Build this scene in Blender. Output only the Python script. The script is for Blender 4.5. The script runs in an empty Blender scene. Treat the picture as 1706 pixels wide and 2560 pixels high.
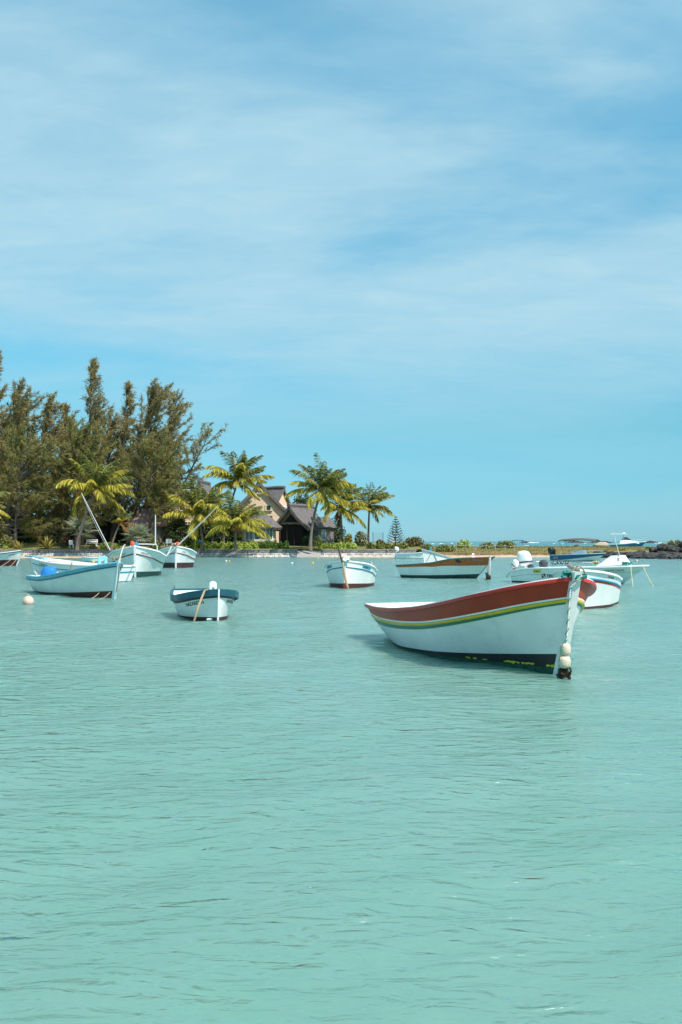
import bpy, bmesh, math, random
import numpy as np
from mathutils import Vector, Matrix, Quaternion

C = bpy.context.scene.collection
SC = bpy.context.scene
PI = math.pi
R = math.radians

# ------------------------------------------------------------------ camera, sky, sun, exposure
CAM_H = 1.9
F = 2500.0                       # focal length in pixels of the 1706 x 2560 photograph
HOR = 1353.0
cam = bpy.data.cameras.new('camera')
cam_o = bpy.data.objects.new('camera', cam)
C.objects.link(cam_o)
cam.sensor_fit = 'VERTICAL'
cam.sensor_height = 36.0
cam.lens = 36.0 * F / 2560.0
cam.shift_y = (HOR - 1280.0) / 2560.0
cam.clip_start = 0.1
cam.clip_end = 20000
cam_o.location = (0, 0, CAM_H)
cam_o.rotation_euler = (R(90), 0, 0)
SC.camera = cam_o

SUN_EL = 54.0
SUN_H = Vector((0.74, -0.67, 0)).normalized()
sun_dir = Vector((SUN_H.x * math.cos(R(SUN_EL)), SUN_H.y * math.cos(R(SUN_EL)), math.sin(R(SUN_EL))))
world = bpy.data.worlds.new('World')
SC.world = world
world.use_nodes = True
wt = world.node_tree
wt.nodes.clear()


def nd(t, typ, **kw):
    n = t.nodes.new(typ)
    for k, v in kw.items():
        if k.startswith('i_'):
            n.inputs[k[2:].replace('_', ' ')].default_value = v
        else:
            setattr(n, k, v)
    return n


def math_n(t, op, a, b=None, clamp=False):
    n = t.nodes.new('ShaderNodeMath')
    n.operation = op
    n.use_clamp = clamp
    for i, v in enumerate((a, b)):
        if v is None:
            continue
        if isinstance(v, (int, float)):
            n.inputs[i].default_value = v
        else:
            t.links.new(v, n.inputs[i])
    return n.outputs[0]


def mixc(t, fac, a, b, blend='MIX'):
    n = t.nodes.new('ShaderNodeMix')
    n.data_type = 'RGBA'
    n.blend_type = blend
    for sock, v in ((n.inputs['Factor'], fac), (n.inputs[6], a), (n.inputs[7], b)):
        if isinstance(v, (int, float)):
            sock.default_value = v
        elif isinstance(v, (tuple, list)):
            sock.default_value = tuple(v) + ((1,) if len(v) == 3 else ())
        else:
            t.links.new(v, sock)
    return n.outputs[2]


def ramp(t, fac, lo, hi):
    n = t.nodes.new('ShaderNodeMapRange')
    n.interpolation_type = 'SMOOTHSTEP'
    n.inputs['From Min'].default_value = lo
    n.inputs['From Max'].default_value = hi
    t.links.new(fac, n.inputs['Value'])
    return n.outputs[0]


CLOUD_AT = (19.8, 14.5, 8.5)


def build_world():
    t = wt
    sky = nd(t, 'ShaderNodeTexSky', sky_type='NISHITA', sun_disc=False)
    sky.sun_elevation = R(SUN_EL)
    sky.sun_rotation = math.atan2(SUN_H.x, SUN_H.y)
    sky.altitude = 0
    sky.air_density = 1.0
    sky.dust_density = 0.0
    sky.ozone_density = 6.0
    tc = nd(t, 'ShaderNodeTexCoord')
    sep = nd(t, 'ShaderNodeSeparateXYZ')
    t.links.new(tc.outputs['Generated'], sep.inputs[0])
    # the even pastel grade of the photograph's sky
    cr = nd(t, 'ShaderNodeValToRGB')
    els = cr.color_ramp.elements
    els[0].position, els[0].color = 0.0, (0.105, 0.225, 0.345, 1)
    els[1].position, els[1].color = 1.0, (0.78, 0.96, 0.66, 1)
    for p_, c_ in ((0.11, (0.185, 0.348, 0.320)), (0.18, (0.235, 0.450, 0.390)), (0.45, (0.500, 0.760, 0.575)), (0.60, (0.58, 0.82, 0.60))):
        e = els.new(p_)
        e.color = c_ + (1,)
    t.links.new(sep.outputs[2], cr.inputs[0])
    tint = mixc(t, 1.0, mixc(t, 1.0, sky.outputs[0], cr.outputs[0], 'MULTIPLY'), (2.15, 2.15, 2.15), 'MULTIPLY')
    # thin cirrus laid on a plane overhead
    zz = math_n(t, 'ADD', math_n(t, 'MAXIMUM', sep.outputs[2], 0.0), 0.20)
    cmb = nd(t, 'ShaderNodeCombineXYZ')
    t.links.new(math_n(t, 'DIVIDE', sep.outputs[0], zz), cmb.inputs[0])
    t.links.new(math_n(t, 'DIVIDE', sep.outputs[1], zz), cmb.inputs[1])
    def layer(rot, sc, at, scale, detail, rough, dist):
        mp = nd(t, 'ShaderNodeMapping')
        mp.inputs['Rotation'].default_value = (0, 0, R(rot))
        mp.inputs['Scale'].default_value = sc
        mp.inputs['Location'].default_value = at
        t.links.new(cmb.outputs[0], mp.inputs[0])
        n = nd(t, 'ShaderNodeTexNoise', i_Scale=scale, i_Detail=detail, i_Roughness=rough, i_Distortion=dist)
        t.links.new(mp.outputs[0], n.inputs[0])
        return n.outputs[0]
    n1 = layer(48, (0.75, 1.25, 1), CLOUD_AT, 1.0, 7.0, 0.55, 0.25)
    n2 = layer(56, (1.0, 3.0, 1), (0.3, 0.9, 2), 2.0, 12.0, 0.58, 0.5)
    n3 = layer(30, (1.0, 2.2, 1), (4.3, 1.9, 5), 5.0, 12.0, 0.60, 0.9)
    a = ramp(t, n1, 0.35, 0.60)
    b = ramp(t, n2, 0.25, 0.75)
    c3 = ramp(t, n3, 0.34, 0.70)
    fib = math_n(t, 'ADD', math_n(t, 'MULTIPLY', b, 0.6), math_n(t, 'MULTIPLY', c3, 0.4))
    m = math_n(t, 'ADD', math_n(t, 'MULTIPLY', a, 0.62), math_n(t, 'MULTIPLY', math_n(t, 'MULTIPLY', a, fib), 0.28))
    m = math_n(t, 'ADD', m, math_n(t, 'MULTIPLY', fib, 0.14))
    fade = ramp(t, sep.outputs[2], 0.07, 0.24)
    m = math_n(t, 'MULTIPLY', m, math_n(t, 'ADD', math_n(t, 'MULTIPLY', fade, 0.76), 0.18), True)
    col = mixc(t, m, tint, (2.95, 4.50, 5.20))
    bg = nd(t, 'ShaderNodeBackground', i_Strength=0.102)
    t.links.new(col, bg.inputs[0])
    out = nd(t, 'ShaderNodeOutputWorld')
    t.links.new(bg.outputs[0], out.inputs[0])


build_world()
sun = bpy.data.lights.new('sun', 'SUN')
sun.energy = 3.6
sun.angle = R(0.53)
sun.color = (1.0, 0.95, 0.87)
sun_o = bpy.data.objects.new('sun', sun)
C.objects.link(sun_o)
sun_o.location = (60, -40, 90)
sun_o.rotation_euler = sun_dir.to_track_quat('Z', 'Y').to_euler()

SC.view_settings.view_transform = 'Standard'
SC.view_settings.look = 'None'
SC.view_settings.exposure = 0.68
SC.view_settings.gamma = 1.0
SC.view_settings.use_curve_mapping = False
SC.cycles.use_denoising = True
SC.cycles.use_adaptive_sampling = False
SC.cycles.sample_clamp_indirect = 4.0
SC.cycles.sample_clamp_direct = 1.2
SC.cycles.max_bounces = 6
SC.cycles.transparent_max_bounces = 6
SC.cycles.caustics_reflective = False
SC.cycles.caustics_refractive = False


def W(px, py, Y):
    """the place at depth Y that is seen at photograph pixel (px, py)"""
    return Vector(((px - 853.0) / F * Y, Y, CAM_H - (py - HOR) / F * Y))


def WL(px, py):
    """the place on the water seen at that pixel"""
    Y = F * CAM_H / (py - HOR)
    return Vector(((px - 853.0) / F * Y, Y, 0))


# ------------------------------------------------------------------ materials
def mat(name, col, rough=0.6, var=0.10, scale=6.0, bump=0.0, bscale=30.0, spec=0.4, metal=0.0, col2=None, island=False,
        transl=0.0, stain=None, stretch=None):
    m = bpy.data.materials.new(name)
    m.use_nodes = True
    t = m.node_tree
    p = t.nodes['Principled BSDF']
    p.inputs['Roughness'].default_value = rough
    p.inputs['Specular IOR Level'].default_value = spec
    p.inputs['Metallic'].default_value = metal
    tc = nd(t, 'ShaderNodeTexCoord')
    vec = tc.outputs['Object']
    if stretch:
        mp = nd(t, 'ShaderNodeMapping')
        mp.inputs['Scale'].default_value = stretch
        t.links.new(vec, mp.inputs[0])
        vec = mp.outputs[0]
    nz = nd(t, 'ShaderNodeTexNoise', i_Scale=scale, i_Detail=6.0, i_Roughness=0.6)
    t.links.new(vec, nz.inputs[0])
    f = ramp(t, nz.outputs[0], 0.3, 0.7)
    c1 = tuple(x * (1 - var) for x in col)
    c2 = col2 if col2 else tuple(min(x * (1 + var), 0.9) for x in col)
    if island:
        g = nd(t, 'ShaderNodeNewGeometry')
        f = math_n(t, 'ADD', math_n(t, 'MULTIPLY', g.outputs['Random Per Island'], 0.65), math_n(t, 'MULTIPLY', f, 0.35))
    c = mixc(t, f, c1, c2)
    if stain:
        sc_, scol, lo, hi, amt = stain
        n2 = nd(t, 'ShaderNodeTexNoise', i_Scale=sc_, i_Detail=8.0, i_Roughness=0.7)
        t.links.new(tc.outputs['Object'], n2.inputs[0])
        c = mixc(t, math_n(t, 'MULTIPLY', ramp(t, n2.outputs[0], lo, hi), amt), c, scol)
    t.links.new(c, p.inputs['Base Color'])
    if bump:
        n3 = nd(t, 'ShaderNodeTexNoise', i_Scale=bscale, i_Detail=5.0)
        t.links.new(vec, n3.inputs[0])
        b = nd(t, 'ShaderNodeBump', i_Strength=bump, i_Distance=0.03)
        t.links.new(n3.outputs[0], b.inputs['Height'])
        t.links.new(b.outputs[0], p.inputs['Normal'])
    if transl:
        tr = nd(t, 'ShaderNodeBsdfTranslucent')
        t.links.new(c, tr.inputs[0])
        ms = nd(t, 'ShaderNodeMixShader')
        ms.inputs[0].default_value = transl
        t.links.new(p.outputs[0], ms.inputs[1])
        t.links.new(tr.outputs[0], ms.inputs[2])
        t.links.new(ms.outputs[0], t.nodes['Material Output'].inputs[0])
    return m


M = {}
def dm(name, *a, **k):
    M[name] = mat(name, *a, **k)

rust = (7.0, (0.34, 0.27, 0.17), 0.62, 0.80, 0.45)
dm('white', (0.85, 0.85, 0.83), 0.38, 0.05, 2.0, bump=0.06, bscale=5, stain=(2.2, (0.56, 0.58, 0.52), 0.50, 0.78, 0.6))
dm('white_clean', (0.87, 0.87, 0.86), 0.35, 0.03, 2.0)
dm('white_worn', (0.80, 0.80, 0.78), 0.5, 0.08, 3.0, bump=0.1, bscale=8, stain=rust)
dm('pale_blue', (0.60, 0.74, 0.77), 0.4, 0.06, 2.0, bump=0.06, bscale=5, stain=(3.0, (0.40, 0.50, 0.48), 0.55, 0.8, 0.5))
dm('pale_green', (0.80, 0.83, 0.80), 0.4, 0.06, 2.0, stain=(4.0, (0.42, 0.40, 0.32), 0.60, 0.8, 0.4))
dm('red', (0.45, 0.048, 0.022), 0.42, 0.10, 2.5, bump=0.06, bscale=4, spec=0.25, stain=(2.0, (0.34, 0.052, 0.036), 0.45, 0.7, 0.55))
dm('red_rim', (0.55, 0.035, 0.022), 0.35, 0.08, 4.0)
dm('yellow', (0.66, 0.47, 0.025), 0.4, 0.10, 5.0, stain=(8.0, (0.45, 0.35, 0.08), 0.55, 0.75, 0.6))
dm('green', (0.010, 0.19, 0.115), 0.4, 0.12, 5.0)
dm('black_boot', (0.020, 0.024, 0.026), 0.5, 0.2, 6.0)
dm('water_tint_green', (0.012, 0.085, 0.055), 0.6, 0.4, 9.0)
dm('maroon', (0.075, 0.022, 0.022), 0.55, 0.2, 5.0, stain=(5.0, (0.05, 0.045, 0.03), 0.5, 0.7, 0.6))
dm('maroon_line', (0.17, 0.030, 0.022), 0.5, 0.15, 8.0)
dm('red_boot', (0.22, 0.035, 0.025), 0.5, 0.15, 6.0)
dm('dark_teal', (0.012, 0.060, 0.058), 0.5, 0.2, 6.0)
dm('teal_rail', (0.03, 0.17, 0.16), 0.5, 0.2, 6.0)
dm('navy_teal', (0.014, 0.095, 0.135), 0.4, 0.15, 4.0, bump=0.05, bscale=6, stain=(6.0, (0.05, 0.14, 0.17), 0.55, 0.8, 0.6))
dm('sky_paint', (0.20, 0.50, 0.62), 0.4, 0.08, 5.0, stain=(6.0, (0.30, 0.50, 0.55), 0.5, 0.8, 0.6))
dm('blue_line', (0.015, 0.15, 0.27), 0.4, 0.12, 5.0)
dm('cyan_line', (0.03, 0.30, 0.50), 0.4, 0.10, 5.0)
dm('blue_hull', (0.014, 0.13, 0.26), 0.3, 0.10, 2.0)
dm('tarp_blue', (0.02, 0.20, 0.55), 0.5, 0.15, 4.0, bump=0.5, bscale=9)
dm('varnish', (0.50, 0.140, 0.048), 0.5, 0.30, 3.0, stretch=(1, 5, 9), spec=0.25, stain=(4.0, (0.30, 0.11, 0.055), 0.5, 0.72, 0.7))
dm('wood_grey', (0.26, 0.22, 0.18), 0.8, 0.25, 8.0, stretch=(1, 6, 6))
dm('wood_dark', (0.06, 0.045, 0.04), 0.8, 0.25, 8.0)
dm('grey_paint', (0.36, 0.38, 0.38), 0.5, 0.1, 6.0)
dm('grey_inside', (0.50, 0.53, 0.52), 0.6, 0.1, 4.0)
dm('black_plastic', (0.018, 0.018, 0.020), 0.4, 0.2, 8.0)
dm('dark_grey', (0.06, 0.065, 0.075), 0.45, 0.2, 8.0)
dm('steel', (0.62, 0.64, 0.64), 0.25, 0.06, 8.0, metal=0.6)
dm('pole_white', (0.58, 0.58, 0.57), 0.4, 0.05, 8.0)
dm('rope_tan', (0.40, 0.30, 0.19), 0.9, 0.25, 40.0)
dm('rope_white', (0.62, 0.60, 0.54), 0.9, 0.15, 40.0)
dm('rope_green', (0.010, 0.22, 0.17), 0.8, 0.2, 40.0)
dm('rope_yellow', (0.55, 0.52, 0.30), 0.9, 0.15, 40.0)
dm('rope_grime', (0.09, 0.075, 0.05), 0.95, 0.4, 25.0, bump=0.6, bscale=60)
dm('weed', (0.035, 0.026, 0.012), 0.8, 0.4, 30.0, bump=0.8, bscale=60)
dm('float_white', (0.66, 0.56, 0.43), 0.75, 0.08, 12.0, bump=0.3, bscale=40, stain=(22.0, (0.26, 0.17, 0.09), 0.62, 0.72, 0.8))
dm('buoy_pink', (0.66, 0.46, 0.38), 0.6, 0.1, 6.0, stain=(6.0, (0.75, 0.60, 0.52), 0.45, 0.7, 0.7))
dm('buoy_yellow', (0.75, 0.45, 0.02), 0.45, 0.08, 8.0)
dm('buoy_orange', (0.70, 0.10, 0.03), 0.45, 0.08, 8.0)
dm('rag_blue', (0.06, 0.25, 0.42), 0.9, 0.2, 10.0)
dm('rag_pink', (0.62, 0.36, 0.28), 0.9, 0.2, 10.0)
dm('letter_dark', (0.02, 0.03, 0.035), 0.5, 0.1, 10.0)
dm('letter_grey', (0.16, 0.20, 0.21), 0.6, 0.1, 10.0)
dm('letter_pale', (0.42, 0.34, 0.28), 0.6, 0.1, 10.0)
dm('plate_cyan', (0.03, 0.32, 0.46), 0.5, 0.15, 14.0)
dm('plate_yellow', (0.62, 0.60, 0.05), 0.5, 0.08, 14.0)
dm('bottle', (0.60, 0.72, 0.72), 0.2, 0.05, 8.0)
dm('canvas_dark', (0.10, 0.105, 0.085), 0.9, 0.2, 8.0)
dm('canvas_cover', (0.80, 0.80, 0.80), 0.7, 0.03, 4.0)
dm('canvas_tan', (0.46, 0.37, 0.27), 0.9, 0.1, 5.0)
dm('glass_dark', (0.03, 0.045, 0.055), 0.08, 0.2, 3.0, spec=0.6)
dm('glass_blue', (0.10, 0.16, 0.18), 0.08, 0.2, 3.0, spec=0.6)
# land
dm('peach', (0.74, 0.53, 0.38), 0.85, 0.06, 1.2, bump=0.1, bscale=12, stain=(1.5, (0.62, 0.45, 0.33), 0.5, 0.8, 0.6))
dm('beige', (0.62, 0.47, 0.31), 0.85, 0.08, 1.2, stain=(1.5, (0.40, 0.30, 0.2), 0.5, 0.8, 0.6))
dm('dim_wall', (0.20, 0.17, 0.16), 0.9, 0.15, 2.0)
dm('thatch', (0.15, 0.135, 0.132), 0.95, 0.35, 3.0, bump=1.0, bscale=14, stretch=(5, 5, 1.2), stain=(1.4, (0.085, 0.072, 0.075), 0.45, 0.7, 0.7))
dm('thatch_pink', (0.30, 0.18, 0.15), 0.95, 0.3, 3.0, bump=1.0, bscale=14, stretch=(5, 5, 1.2))
dm('timber', (0.30, 0.22, 0.13), 0.8, 0.2, 6.0)
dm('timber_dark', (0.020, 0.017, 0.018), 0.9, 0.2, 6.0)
dm('shutter', (0.50, 0.48, 0.30), 0.7, 0.08, 6.0)
dm('stone_base', (0.24, 0.20, 0.17), 0.9, 0.4, 2.6, bump=1.0, bscale=6)
dm('concrete', (0.32, 0.30, 0.28), 0.9, 0.15, 2.5, bump=0.5, bscale=8)
dm('mortar', (0.52, 0.49, 0.46), 0.95, 0.15, 3.0, bump=0.5, bscale=10)
dm('wall_stone', (0.11, 0.105, 0.108), 0.9, 0.3, 3.0, bump=0.6, bscale=12, col2=(0.40, 0.37, 0.36), island=True)
dm('slope_stone', (0.40, 0.37, 0.35), 0.9, 0.3, 3.0, bump=0.6, bscale=12, col2=(0.70, 0.66, 0.62), island=True)
dm('basalt', (0.030, 0.028, 0.030), 0.85, 0.4, 1.6, bump=1.0, bscale=5, col2=(0.085, 0.078, 0.076))
dm('reef_rock', (0.035, 0.033, 0.036), 0.9, 0.4, 0.2)
dm('foam', (0.78, 0.82, 0.82), 0.8, 0.05, 2.0)
dm('sand', (0.50, 0.37, 0.24), 0.95, 0.12, 1.0, bump=0.3, bscale=8, stain=(0.9, (0.20, 0.12, 0.07), 0.55, 0.68, 0.8))
dm('bark', (0.13, 0.105, 0.085), 0.95, 0.3, 4.0, bump=0.8, bscale=10)
dm('palm_bark', (0.19, 0.155, 0.125), 0.95, 0.3, 3.0, bump=0.8, bscale=8, stretch=(1, 1, 5))
dm('needles', (0.21, 0.18, 0.075), 0.7, 0.3, 0.35, col2=(0.54, 0.43, 0.18), island=True, transl=0.4, spec=0.2)
dm('needles_deep', (0.145, 0.15, 0.055), 0.7, 0.3, 0.35, col2=(0.44, 0.39, 0.13), island=True, transl=0.4, spec=0.2)
dm('frond_green', (0.09, 0.12, 0.030), 0.5, 0.3, 0.8, col2=(0.34, 0.34, 0.08), island=True, transl=0.25, spec=0.4)
dm('frond_yellow', (0.28, 0.27, 0.03), 0.5, 0.3, 0.8, col2=(0.72, 0.60, 0.08), island=True, transl=0.3, spec=0.4)
dm('frond_dry', (0.28, 0.13, 0.04), 0.8, 0.3, 0.8, col2=(0.42, 0.20, 0.06), island=True, transl=0.2, spec=0.2)
dm('rachis', (0.38, 0.32, 0.06), 0.6, 0.2, 2.0)
dm('coconut', (0.48, 0.16, 0.025), 0.6, 0.2, 3.0)
dm('leaf_bright', (0.21, 0.30, 0.04), 0.45, 0.3, 0.8, col2=(0.58, 0.68, 0.13), island=True, transl=0.3, spec=0.4)
dm('leaf_mid', (0.10, 0.135, 0.030), 0.5, 0.3, 0.8, col2=(0.36, 0.37, 0.10), island=True, transl=0.25, spec=0.4)
dm('leaf_dark', (0.025, 0.045, 0.016), 0.6, 0.3, 0.8, col2=(0.085, 0.115, 0.035), island=True, transl=0.2, spec=0.3)
dm('leaf_dry', (0.10, 0.085, 0.035), 0.6, 0.3, 0.8, col2=(0.30, 0.25, 0.10), island=True, transl=0.25, spec=0.2)
dm('leaf_silver', (0.20, 0.24, 0.15), 0.5, 0.2, 0.8, col2=(0.42, 0.45, 0.30), island=True, transl=0.2, spec=0.4)
dm('leaf_striped', (0.22, 0.21, 0.04), 0.5, 0.3, 0.8, col2=(0.55, 0.46, 0.12), island=True, transl=0.2, spec=0.3)
dm('pine_green', (0.022, 0.045, 0.028), 0.6, 0.3, 0.8, col2=(0.06, 0.085, 0.045), island=True, transl=0.15, spec=0.3)
dm('flower_red', (0.42, 0.015, 0.035), 0.6, 0.2, 0.8, col2=(0.62, 0.05, 0.07), island=True, transl=0.3)
dm('grass_dry', (0.17, 0.14, 0.045), 0.8, 0.3, 0.5, col2=(0.36, 0.30, 0.11), island=True, transl=0.25, spec=0.2)


# ------------------------------------------------------------------ mesh helpers
class MB:
    def __init__(s):
        s.v, s.f = [], []

    def add(s, vs, fs):
        b = len(s.v)
        s.v.extend(tuple(x) for x in vs)
        s.f.extend(tuple(b + i for i in f) for f in fs)
        return s

    def box(s, c, d, rot=None):
        vs = []
        for z in (-1, 1):
            for y in (-1, 1):
                for x in (-1, 1):
                    p = Vector((x * d[0] / 2, y * d[1] / 2, z * d[2] / 2))
                    if rot is not None:
                        p = rot @ p
                    vs.append(p + Vector(c))
        return s.add(vs, [(0, 2, 3, 1), (4, 5, 7, 6), (0, 1, 5, 4), (2, 6, 7, 3), (0, 4, 6, 2), (1, 3, 7, 5)])

    def tube(s, pts, r, n=6, caps=True):
        pts = [Vector(p) for p in pts]
        rs = r if isinstance(r, (list, tuple)) else [r] * len(pts)
        vs, fs = [], []
        up = None
        for i, p in enumerate(pts):
            a = pts[max(i - 1, 0)]
            b = pts[min(i + 1, len(pts) - 1)]
            d = (b - a).normalized() if (b - a).length > 1e-9 else Vector((0, 0, 1))
            if up is None:
                up = d.orthogonal().normalized()
            else:
                up = (up - d * up.dot(d))
                up = up.normalized() if up.length > 1e-6 else d.orthogonal().normalized()
            w = d.cross(up)
            for k in range(n):
                an = 2 * PI * k / n
                vs.append(p + (up * math.cos(an) + w * math.sin(an)) * rs[i])
        for i in range(len(pts) - 1):
            for k in range(n):
                k2 = (k + 1) % n
                fs.append((i * n + k, i * n + k2, (i + 1) * n + k2, (i + 1) * n + k))
        if caps:
            fs.append(tuple(range(n - 1, -1, -1)))
            fs.append(tuple((len(pts) - 1) * n + k for k in range(n)))
        return s.add(vs, fs)

    def sweep(s, pts, prof, closed_prof=True):
        """profile (u outward, w up) carried along a curve; outward is to the right of travel in plan"""
        pts = [Vector(p) for p in pts]
        n = len(prof)
        vs, fs = [], []
        for i, p in enumerate(pts):
            a = pts[max(i - 1, 0)]
            b = pts[min(i + 1, len(pts) - 1)]
            d = b - a
            o = Vector((d.y, -d.x, 0))
            o = o.normalized() if o.length > 1e-9 else Vector((1, 0, 0))
            for u, w in prof:
                vs.append(p + o * u + Vector((0, 0, w)))
        for i in range(len(pts) - 1):
            for k in range(n if closed_prof else n - 1):
                k2 = (k + 1) % n
                fs.append((i * n + k, (i + 1) * n + k, (i + 1) * n + k2, i * n + k2))
        if closed_prof:
            fs.append(tuple(range(n)))
            fs.append(tuple((len(pts) - 1) * n + k for k in range(n - 1, -1, -1)))
        return s.add(vs, fs)

    def lathe(s, prof, n=16, c=(0, 0, 0), sc=(1, 1, 1)):
        vs, fs = [], []
        for r, z in prof:
            for k in range(n):
                a = 2 * PI * k / n
                vs.append((c[0] + r * math.cos(a) * sc[0], c[1] + r * math.sin(a) * sc[1], c[2] + z * sc[2]))
        for i in range(len(prof) - 1):
            for k in range(n):
                k2 = (k + 1) % n
                fs.append((i * n + k, i * n + k2, (i + 1) * n + k2, (i + 1) * n + k))
        fs.append(tuple(range(n - 1, -1, -1)))
        fs.append(tuple((len(prof) - 1) * n + k for k in range(n)))
        return s.add(vs, fs)

    def loft(s, secs, caps=True):
        n = len(secs[0])
        vs = [p for q in secs for p in q]
        fs = []
        for i in range(len(secs) - 1):
            for k in range(n):
                k2 = (k + 1) % n
                fs.append((i * n + k, i * n + k2, (i + 1) * n + k2, (i + 1) * n + k))
        if caps:
            fs.append(tuple(range(n - 1, -1, -1)))
            fs.append(tuple((len(secs) - 1) * n + k for k in range(n)))
        return s.add(vs, fs)


def obj(name, mb, m, parent=None, smooth=True, angle=35, kind=None):
    me = bpy.data.meshes.new(name)
    me.from_pydata(mb.v, [], mb.f)
    me.materials.append(M[m] if isinstance(m, str) else m)
    if smooth:
        me.polygons.foreach_set('use_smooth', [True] * len(me.polygons))
        me.set_sharp_from_angle(angle=R(angle))
    me.update()
    o = bpy.data.objects.new(name, me)
    C.objects.link(o)
    if parent is not None:
        o.parent = parent
    if kind:
        o['kind'] = kind
    return o


def npobj(name, V, Fq, m, parent=None, smooth=False, kind=None):
    """big meshes from numpy arrays; Fq is (n, 3) or (n, 4)"""
    me = bpy.data.meshes.new(name)
    V = np.asarray(V, dtype=np.float32)
    Fq = np.asarray(Fq, dtype=np.int32)
    k = Fq.shape[1]
    me.vertices.add(len(V))
    me.vertices.foreach_set('co', V.ravel())
    me.loops.add(Fq.size)
    me.loops.foreach_set('vertex_index', Fq.ravel())
    me.polygons.add(len(Fq))
    me.polygons.foreach_set('loop_start', np.arange(0, Fq.size, k, dtype=np.int32))
    me.polygons.foreach_set('loop_total', np.full(len(Fq), k, dtype=np.int32))
    if smooth:
        me.polygons.foreach_set('use_smooth', np.ones(len(Fq), dtype=bool))
    me.materials.append(M[m] if isinstance(m, str) else m)
    me.update(calc_edges=True)
    me.validate()
    o = bpy.data.objects.new(name, me)
    C.objects.link(o)
    if parent is not None:
        o.parent = parent
    if kind:
        o['kind'] = kind
    return o


def thing(name, label, cat, loc=(0, 0, 0), rz=0.0, group=None):
    o = bpy.data.objects.new(name, None)
    C.objects.link(o)
    o.location = loc
    o.rotation_euler = (0, 0, rz)
    o['label'] = label
    o['category'] = cat
    if group:
        o['group'] = group
    o.empty_display_size = 0.2
    return o


def tag(o, label, cat, group=None):
    o['label'] = label
    o['category'] = cat
    if group:
        o['group'] = group
    return o


def curve(pts):
    xs = np.array([p[0] for p in pts], float)
    ys = np.array([p[1] for p in pts], float)
    d = np.diff(ys) / np.diff(xs)
    m = np.zeros(len(xs))
    m[0], m[-1] = d[0], d[-1]
    for i in range(1, len(xs) - 1):
        m[i] = 0 if d[i - 1] * d[i] <= 0 else 2 * d[i - 1] * d[i] / (d[i - 1] + d[i])

    def f(t):
        t = np.clip(np.asarray(t, float), xs[0], xs[-1])
        i = np.clip(np.searchsorted(xs, t, side='right') - 1, 0, len(xs) - 2)
        h = xs[i + 1] - xs[i]
        u = (t - xs[i]) / h
        return ((2 * u**3 - 3 * u**2 + 1) * ys[i] + (u**3 - 2 * u**2 + u) * h * m[i]
                + (-2 * u**3 + 3 * u**2) * ys[i + 1] + (u**3 - u**2) * h * m[i + 1])
    return f


def text_mesh(s, size, italic=0.0):
    cu = bpy.data.curves.new('lettering', 'FONT')
    cu.body = s
    cu.size = size
    cu.shear = italic
    cu.offset = size * 0.018
    o = bpy.data.objects.new('lettering', cu)
    C.objects.link(o)
    bpy.context.view_layer.update()
    dg = bpy.context.evaluated_depsgraph_get()
    ev = o.evaluated_get(dg)
    me = ev.to_mesh()
    vs = [tuple(v.co) for v in me.vertices]
    fs = [tuple(p.vertices) for p in me.polygons]
    ev.to_mesh_clear()
    bpy.data.objects.remove(o)
    bpy.data.curves.remove(cu)
    return vs, fs


# ------------------------------------------------------------------ sea
RIP = (0.105, 0.058, 0.026)


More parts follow.
